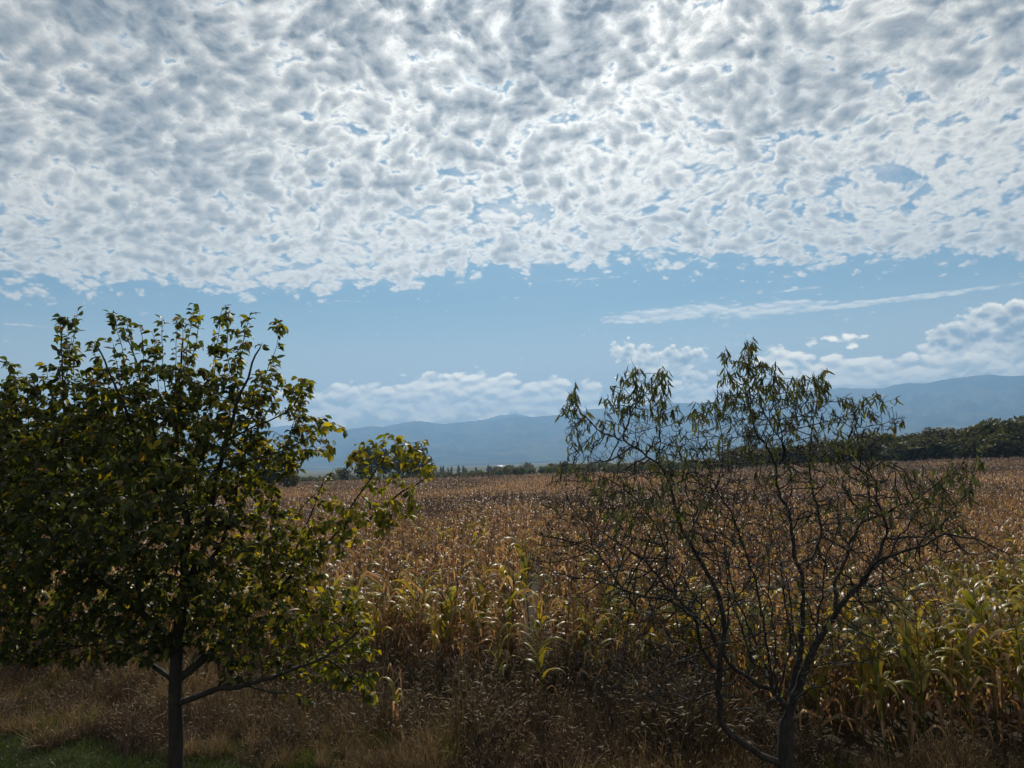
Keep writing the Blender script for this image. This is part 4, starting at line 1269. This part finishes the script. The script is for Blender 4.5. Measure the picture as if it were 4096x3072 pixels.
# ------------------------------------------------------------------ trees further off
def far_tree_mesh(rg, h, w, kind):
    """returns wood Geo and leaf mesh for a tree of height h, crown width w"""
    wg, lg = Geo(), Geo()
    th = h * (0.28 if kind != 'poplar' else 0.12)
    zs = np.linspace(-0.3, h * 0.9, 7)
    wob = np.cumsum(rg.normal(0, 0.03 * w / 2, (7, 2)), axis=0)
    tube(wg, np.column_stack([wob, zs]), np.linspace(0.035 * h * .6 + .03, 0.02, 7), 6, (0.07, 0.06, 0.05))
    nb = {'bush': 16, 'round': 18, 'poplar': 16, 'stick': 32}[kind]
    pts_ = []
    for k in range(nb):
        u = (k + 0.5) / nb
        az = rg.uniform(0, 6.28)
        z0 = (0.06 + 0.72 * u) * h if kind in ('bush', 'stick', 'poplar') else (0.22 + 0.55 * u) * h
        sp = w / 2 * rg.uniform(0.6, 1.0) * {'bush': math.sin(math.pi * (0.25 + 0.65 * u)), 'stick': math.sin(math.pi * (0.3 + 0.55 * u)), 'round': math.sin(math.pi * (0.2 + 0.7 * u)), 'poplar': math.sin(math.pi * (0.18 + 0.75 * u))}[kind]
        up_ = {'bush': .28, 'round': .22, 'poplar': .22, 'stick': .62}[kind] * h * rg.uniform(0.6, 1.2)
        s = np.linspace(0, 1, 5)
        p0 = np.array([np.interp(z0, zs, wob[:, 0]), np.interp(z0, zs, wob[:, 1]), z0])
        path = p0 + np.outer(s ** 0.8, [math.cos(az) * sp, math.sin(az) * sp, 0]) + np.outer(s ** 1.3, [0, 0, up_ * (1.15 - u)])
        path[1:] += rg.normal(0, 0.02 * w, (4, 3))
        tube(wg, path, np.linspace(0.02 + .006 * h, 0.008, 5), 3, (0.07, 0.06, 0.05))
        cnt = {'bush': 60, 'round': 80, 'poplar': 46, 'stick': 26}[kind]
        t_ = rg.uniform(0.25, 1.05, cnt)
        c_ = np.stack([np.interp(t_, s, path[:, q]) for q in range(3)], 1) + rg.normal(0, 1, (cnt, 3)) * np.array([w * .075, w * .075, h * .035])
        pts_.append(c_)
    c_ = np.vstack(pts_); m = len(c_)
    sz_ = rg.uniform(0.5, 1.2, m) * (0.035 * h + 0.10) * (0.8 if kind == 'stick' else 1.0)
    d = rg.normal(0, 1, (m, 3)); d /= np.linalg.norm(d, axis=1)[:, None]
    e = np.cross(d, rg.normal(0, 1, (m, 3))); e /= np.linalg.norm(e, axis=1)[:, None]
    f_ = np.cross(d, e)
    V = np.stack([c_ - d * sz_[:, None], c_ - e * sz_[:, None] * .5 + f_ * sz_[:, None] * .2, c_ + d * sz_[:, None], c_ + e * sz_[:, None] * .5 - f_ * sz_[:, None] * .15], 1).reshape(-1, 3)
    Q = np.arange(4 * m).reshape(-1, 4)
    pal = {'bush': ((.050, .062, .024), (.11, .10, .038)), 'round': ((.035, .048, .018), (.060, .070, .024)),
           'poplar': ((.10, .11, .055), (.18, .165, .08)), 'stick': ((.058, .056, .030), (.11, .088, .048))}[kind]  # poplar colours lightened to stand in for distance haze
    a = np.array(pal[0]); b = np.array(pal[1]); q = rg.random(m)[:, None]
    C = (a * q + b * (1 - q)) * rg.uniform(.7, 1.3, (m, 1))
    lg.put(V, Q, np.repeat(C, 4, axis=0))
    return wg.mesh('trunk', MAT['barkB'], True), lg.mesh('crown', MAT['leafC'])


PRO = {}
vr_ = np.random.default_rng(41)
for kd, cnt, h, w in (('bush', 5, 6.0, 4.6), ('round', 4, 8.0, 7.0), ('poplar', 3, 14.0, 3.2), ('stick', 5, 6.5, 4.2)):
    PRO[kd] = [(far_tree_mesh(vr_, h, w, kd), h, w) for _ in range(cnt)]


def far_tree(name, kd, px, pytop, D, label, group, wf=1.0, cat='tree'):
    (tm, cm), h, w = PRO[kd][rng.integers(len(PRO[kd]))]
    p = at(np.float64(px), np.float64(pytop), np.float64(D))
    z0 = float(gz(p[0], p[1])); H = (p[2] - z0) * (1.0 if kd == 'poplar' else 1.03)
    s = H / h
    e = empty(name, (p[0], p[1], z0)); e.scale = (s * wf, s * wf, s); e.rotation_euler = (0, 0, rng.uniform(0, 6.28))
    tag(e, label, cat, group)
    mobj('trunk', tm, e); mobj('crown', cm, e)
    return e


# orchard hedge on the right, a row running away: top outline in pixels and distance
hx = [2930, 3050, 3200, 3300, 3400, 3520, 3640, 3720, 3800, 3880, 3960, 4040, 4130, 4300, 4500]
hy = [1795, 1790, 1778, 1768, 1748, 1738, 1728, 1722, 1708, 1692, 1680, 1664, 1662, 1650, 1640]
hd = [205, 200, 195, 190, 184, 178, 172, 168, 164, 160, 156, 152, 150, 148, 146]
k = 0
px = 2900.0
HW = ["behind bare tree's central stem", "behind bare tree's right forks", "behind bare tree's right leaf tips", "just right of bare tree's crown", "midway along the open hedgerow", "near the hedgerow's tall end", "at the photo's right margin"]
while px < 4330:
    d_ = np.interp(px, hx, hd); yt = np.interp(px, hx, hy) - 6 + rng.normal(0, 11)
    kd = 'stick' if (px < 3860 or rng.random() < 0.3) else 'bush'
    if px > 3550 and rng.random() < .4: kd = 'bush'
    where = HW[min(6, int((px - 2900) / 205))]
    nm = {'stick': "dark twiggy hedge tree with upright shoots ", 'bush': "rounded olive green hedge tree "}[kd] + where
    far_tree('hedge_tree', kd, px, yt, d_ + rng.normal(0, 1.5), nm, nm.replace('tree ', 'trees ', 1), 1.15)
    px += rng.uniform(20, 46)
FT = ["behind bare tree's central stems", "behind bare tree's right stems", "behind bare tree's right leaf tips", "just right of bare tree", "midway to the right margin", "at the right margin"]
for px in np.arange(2950, 4300, 55):          # low front bushes closing the foot of the hedge
    d_ = np.interp(px, hx, hd) - 6; yt = np.interp(px, hx, hy); yb = 1790 - (px - 3400) * .033
    far_tree('hedge_bush', 'bush', px + rng.normal(0, 12), yb - 12 - (yb - yt) * 0.35 + rng.normal(0, 6), d_,
             "low dark bush at the hedgerow's foot " + FT[min(5, int((px - 2950) / 225))], 'low bushes at hedgerow foot ' + FT[min(5, int((px - 2950) / 225))], 1.5, 'bush')
# clump left of the middle
for px, yt, d_, kd, wf, lb in [(1465, 1765, 215, 'bush', .9, "dark upright tree leftmost in far clump behind the leafy tree's right branch"),
                               (1530, 1778, 220, 'round', .9, "dark round tree in the middle of the far clump behind the leafy tree's right branch"),
                               (1610, 1782, 215, 'bush', 1.0, "grey-green tree right of centre in the far clump behind the leafy tree's right branch"),
                               (1672, 1768, 212, 'bush', .8, "tall dark tree rightmost in far clump behind the leafy tree's right branch"),
                               (1722, 1845, 205, 'stick', .9, "small twiggy bush at the right foot of the far clump behind the leafy tree"),
                               (1375, 1868, 200, 'stick', 1.4, "pale bushy shrub left of the far dark clump at the field edge"),
                               (1320, 1890, 200, 'stick', 1.0, "small pale shrub at field edge, just left of the bigger pale shrub"),
                               (1085, 1765, 130, 'round', .95, "round dark tree at the field edge seen through the leafy tree's right side"),
                               (1010, 1800, 135, 'round', 1.0, "dark tree overlapped by the leafy tree's crown at the field edge"),
                               (1150, 1850, 128, 'bush', .8, "low bush beside the round dark tree at the field edge"),
                               (380, 1560, 30, 'round', 1.0, "fine leaved dark tree close behind the leafy tree's upper left crown"),
                               (40, 1510, 28, 'round', 1.1, "fine leaved dark tree behind the leafy tree at the far left margin"),
                               (3000, 1700, 230, 'stick', .6, "slender pale tree standing alone behind the bare tree's middle"),
                               (2255, 1838, 330, 'round', .8, "taller dark bushy tree standing out of the far treeline")]:
    far_tree('field_edge_tree', kd, px, yt, d_, lb, None, wf)
# poplars and scrub of the far treeline
pop = [(1763, 1866, .8), (1772, 1864, .8), (1792, 1872, .7), (1806, 1868, .8), (1833, 1861, .7), (1853, 1861, .7), (1863, 1872, .8), (1904, 1866, .7), (1953, 1861, 1.), (1962, 1863, .9), (1994, 1862, .8),
       (2240, 1846, 1.), (2395, 1855, .9), (2412, 1857, .9), (2505, 1852, .9), (2560, 1853, .9)]
ORD = ['first', 'second', 'third', 'fourth', 'fifth', 'sixth', 'seventh', 'eighth', 'ninth', 'tenth', 'eleventh', 'twelfth', 'thirteenth', 'fourteenth', 'fifteenth', 'sixteenth']
for q_, (px, yt, wf) in enumerate(pop):
    lb = "slim upright poplar in the far hazy row, " + ORD[q_] + " from the left"
    far_tree('poplar', 'poplar', px, yt - 7, 620 + rng.normal(0, 25), lb, 'poplars in the far hazy row', wf * 1.5)
wood_src = []
for kd in ('bush', 'round', 'stick'):
    for (tm, cm), h, w in PRO[kd][:3]:
        gg = Geo()
        vv = np.zeros(len(cm.vertices) * 3); cm.vertices.foreach_get('co', vv)
        qq = np.zeros(len(cm.loops), int); cm.loops.foreach_get('vertex_index', qq)
        cc = np.zeros(len(cm.vertices) * 4); cm.color_attributes['col'].data.foreach_get('color', cc)
        gg.put(vv.reshape(-1, 3) / h, qq.reshape(-1, 4), cc.reshape(-1, 4)[:, :3] * 1.5)  # crown colours brightened, so part of the haze is painted in
        wood_src.append(gg.mesh('wood_kind', MAT['leafC']))
M = 1500
wpx = rng.uniform(-500, 4700, M)
wd = np.where(rng.random(M) < .5, rng.uniform(230, 420, M), rng.uniform(420, 800, M))
wp = at(wpx, np.full(M, 1850.0), wd)
wz = gz(wp[:, 0], wp[:, 1])
# visible crest height chosen so the wood ends a little under eye level, with an uneven top
hh = (CAM_H - wz) + (-0.0085 + 0.006 * vnoise(wpx / 45.0, wd / 90, 5) + 0.003 * rng.random(M)) * wd
hh = np.clip(hh, 2.0, 12) * np.where(wpx < 1980, .62, .88) * np.where(rng.random(M) < .12, 1.25, 1.0)
stuff('far_wood', np.column_stack([wp[:, 0], wp[:, 1], wz]), rng.integers(0, 9, M), hh, rng.uniform(0, 6.28, M), rng.normal(0, .05, (M, 2)), wood_src,
      "hazy band of scrub and low trees beyond the far edge of the maize", 'wood')

# ------------------------------------------------------------------ white shed far off
def plain_mat(name, c, rough=0.7):
    m, N = new_mat(name)
    tcn = N.n.new('ShaderNodeTexCoord')
    k = N.ss(N.noise(tcn.outputs['Object'], 0.4, 4.0, .6), .3, .7, .85, 1.05)
    p = N.n.new('ShaderNodeBsdfPrincipled')
    N.l.new(N.mix(1.0, c, N.xyz(k, k, k), 'MULTIPLY'), p.inputs['Base Color']); p.inputs['Roughness'].default_value = rough
    o = N.n.new('ShaderNodeOutputMaterial'); N.l.new(p.outputs[0], o.inputs['Surface'])
    return m


wm = plain_mat('white_wall', (.78, .78, .76)); rm = plain_mat('metal_roof', (.75, .77, .80), .3); dm = plain_mat('dark_door', (.1, .1, .1))


def shed(name, px, pytop, D, L, Wd, label):
    p = at(np.float64(px), np.float64(pytop), np.float64(D)); z0 = float(gz(p[0], p[1]))
    H = max(4.0, p[2] - z0); wh = H * .62
    e = empty(name, (p[0], p[1], z0)); e.rotation_euler = (0, 0, .15)
    tag(e, label, 'shed')
    x, y = L / 2, Wd / 2
    V = [(-x, -y, -1), (x, -y, -1), (x, y, -1), (-x, y, -1), (-x, -y, wh), (x, -y, wh), (x, y, wh), (-x, y, wh), (-x, 0, H - .25), (x, 0, H - .25)]
    me = bpy.data.meshes.new('wall'); me.from_pydata(V, [], [(0, 1, 5, 4), (2, 3, 7, 6), (1, 2, 6, 9, 5), (3, 0, 4, 8, 7)]); me.materials.append(wm)
    mobj('wall', me, e)
    x += .6; yo = y + .6; zl = wh - .15
    V = [(-x, -yo, zl), (x, -yo, zl), (x, 0, H), (-x, 0, H), (-x, yo, zl), (x, yo, zl)]
    V += [(a, b, c - .15) for a, b, c in V]
    me = bpy.data.meshes.new('roof')
    me.from_pydata(V, [], [(0, 1, 2, 3), (3, 2, 5, 4), (7, 6, 9, 8), (8, 9, 10, 11), (0, 6, 7, 1), (4, 5, 11, 10), (1, 7, 8, 2), (2, 8, 11, 5), (0, 3, 9, 6), (3, 4, 10, 9)]); me.materials.append(rm)
    mobj('roof', me, e)
    V = [(-2, -y - .04, -1), (2, -y - .04, -1), (2, -y - .04, wh * .7), (-2, -y - .04, wh * .7), (-2, -y + .02, -1), (2, -y + .02, -1), (2, -y + .02, wh * .7), (-2, -y + .02, wh * .7)]
    me = bpy.data.meshes.new('door'); me.from_pydata(V, [], [(0, 1, 2, 3), (4, 0, 3, 7), (1, 5, 6, 2), (3, 2, 6, 7)]); me.materials.append(dm)
    mobj('door', me, e)


shed('shed', 2000, 1861, 1500, 10, 8, "tiny bright white shed with a pale metal roof in the far plain beyond the maize")
shed('shed', 2014, 1862, 1520, 5, 5, "smaller white shed just right of the bright white shed in the far plain")

#@@HAZE
# ------------------------------------------------------------------ haze
def haze_box():
    x0, x1, y0, y1, zb, zt = -14500, 14500, -400, 15400, -60, 1330
    V = [(x0, y0, zb), (x1, y0, zb), (x1, y1, zb), (x0, y1, zb), (x0, y0, zt), (x1, y0, zt), (x1, y1, zt), (x0, y1, zt)]
    Q = [(0, 3, 2, 1), (4, 5, 6, 7), (0, 1, 5, 4), (1, 2, 6, 5), (2, 3, 7, 6), (3, 0, 4, 7)]
    m, N = new_mat('haze_air')
    pv = N.n.new('ShaderNodeVolumePrincipled')
    pv.inputs['Color'].default_value = (0.32, 0.60, 1.0, 1)
    pv.inputs['Density'].default_value = 0.00017
    pv.inputs['Anisotropy'].default_value = 0.25
    o = N.n.new('ShaderNodeOutputMaterial'); N.l.new(pv.outputs[0], o.inputs['Volume'])
    ob = mobj('haze', np_mesh('haze', np.array(V, float), Q, m))
    tag(ob, "thin blue haze over the plain and hills", 'haze', kind='stuff')


haze_box()
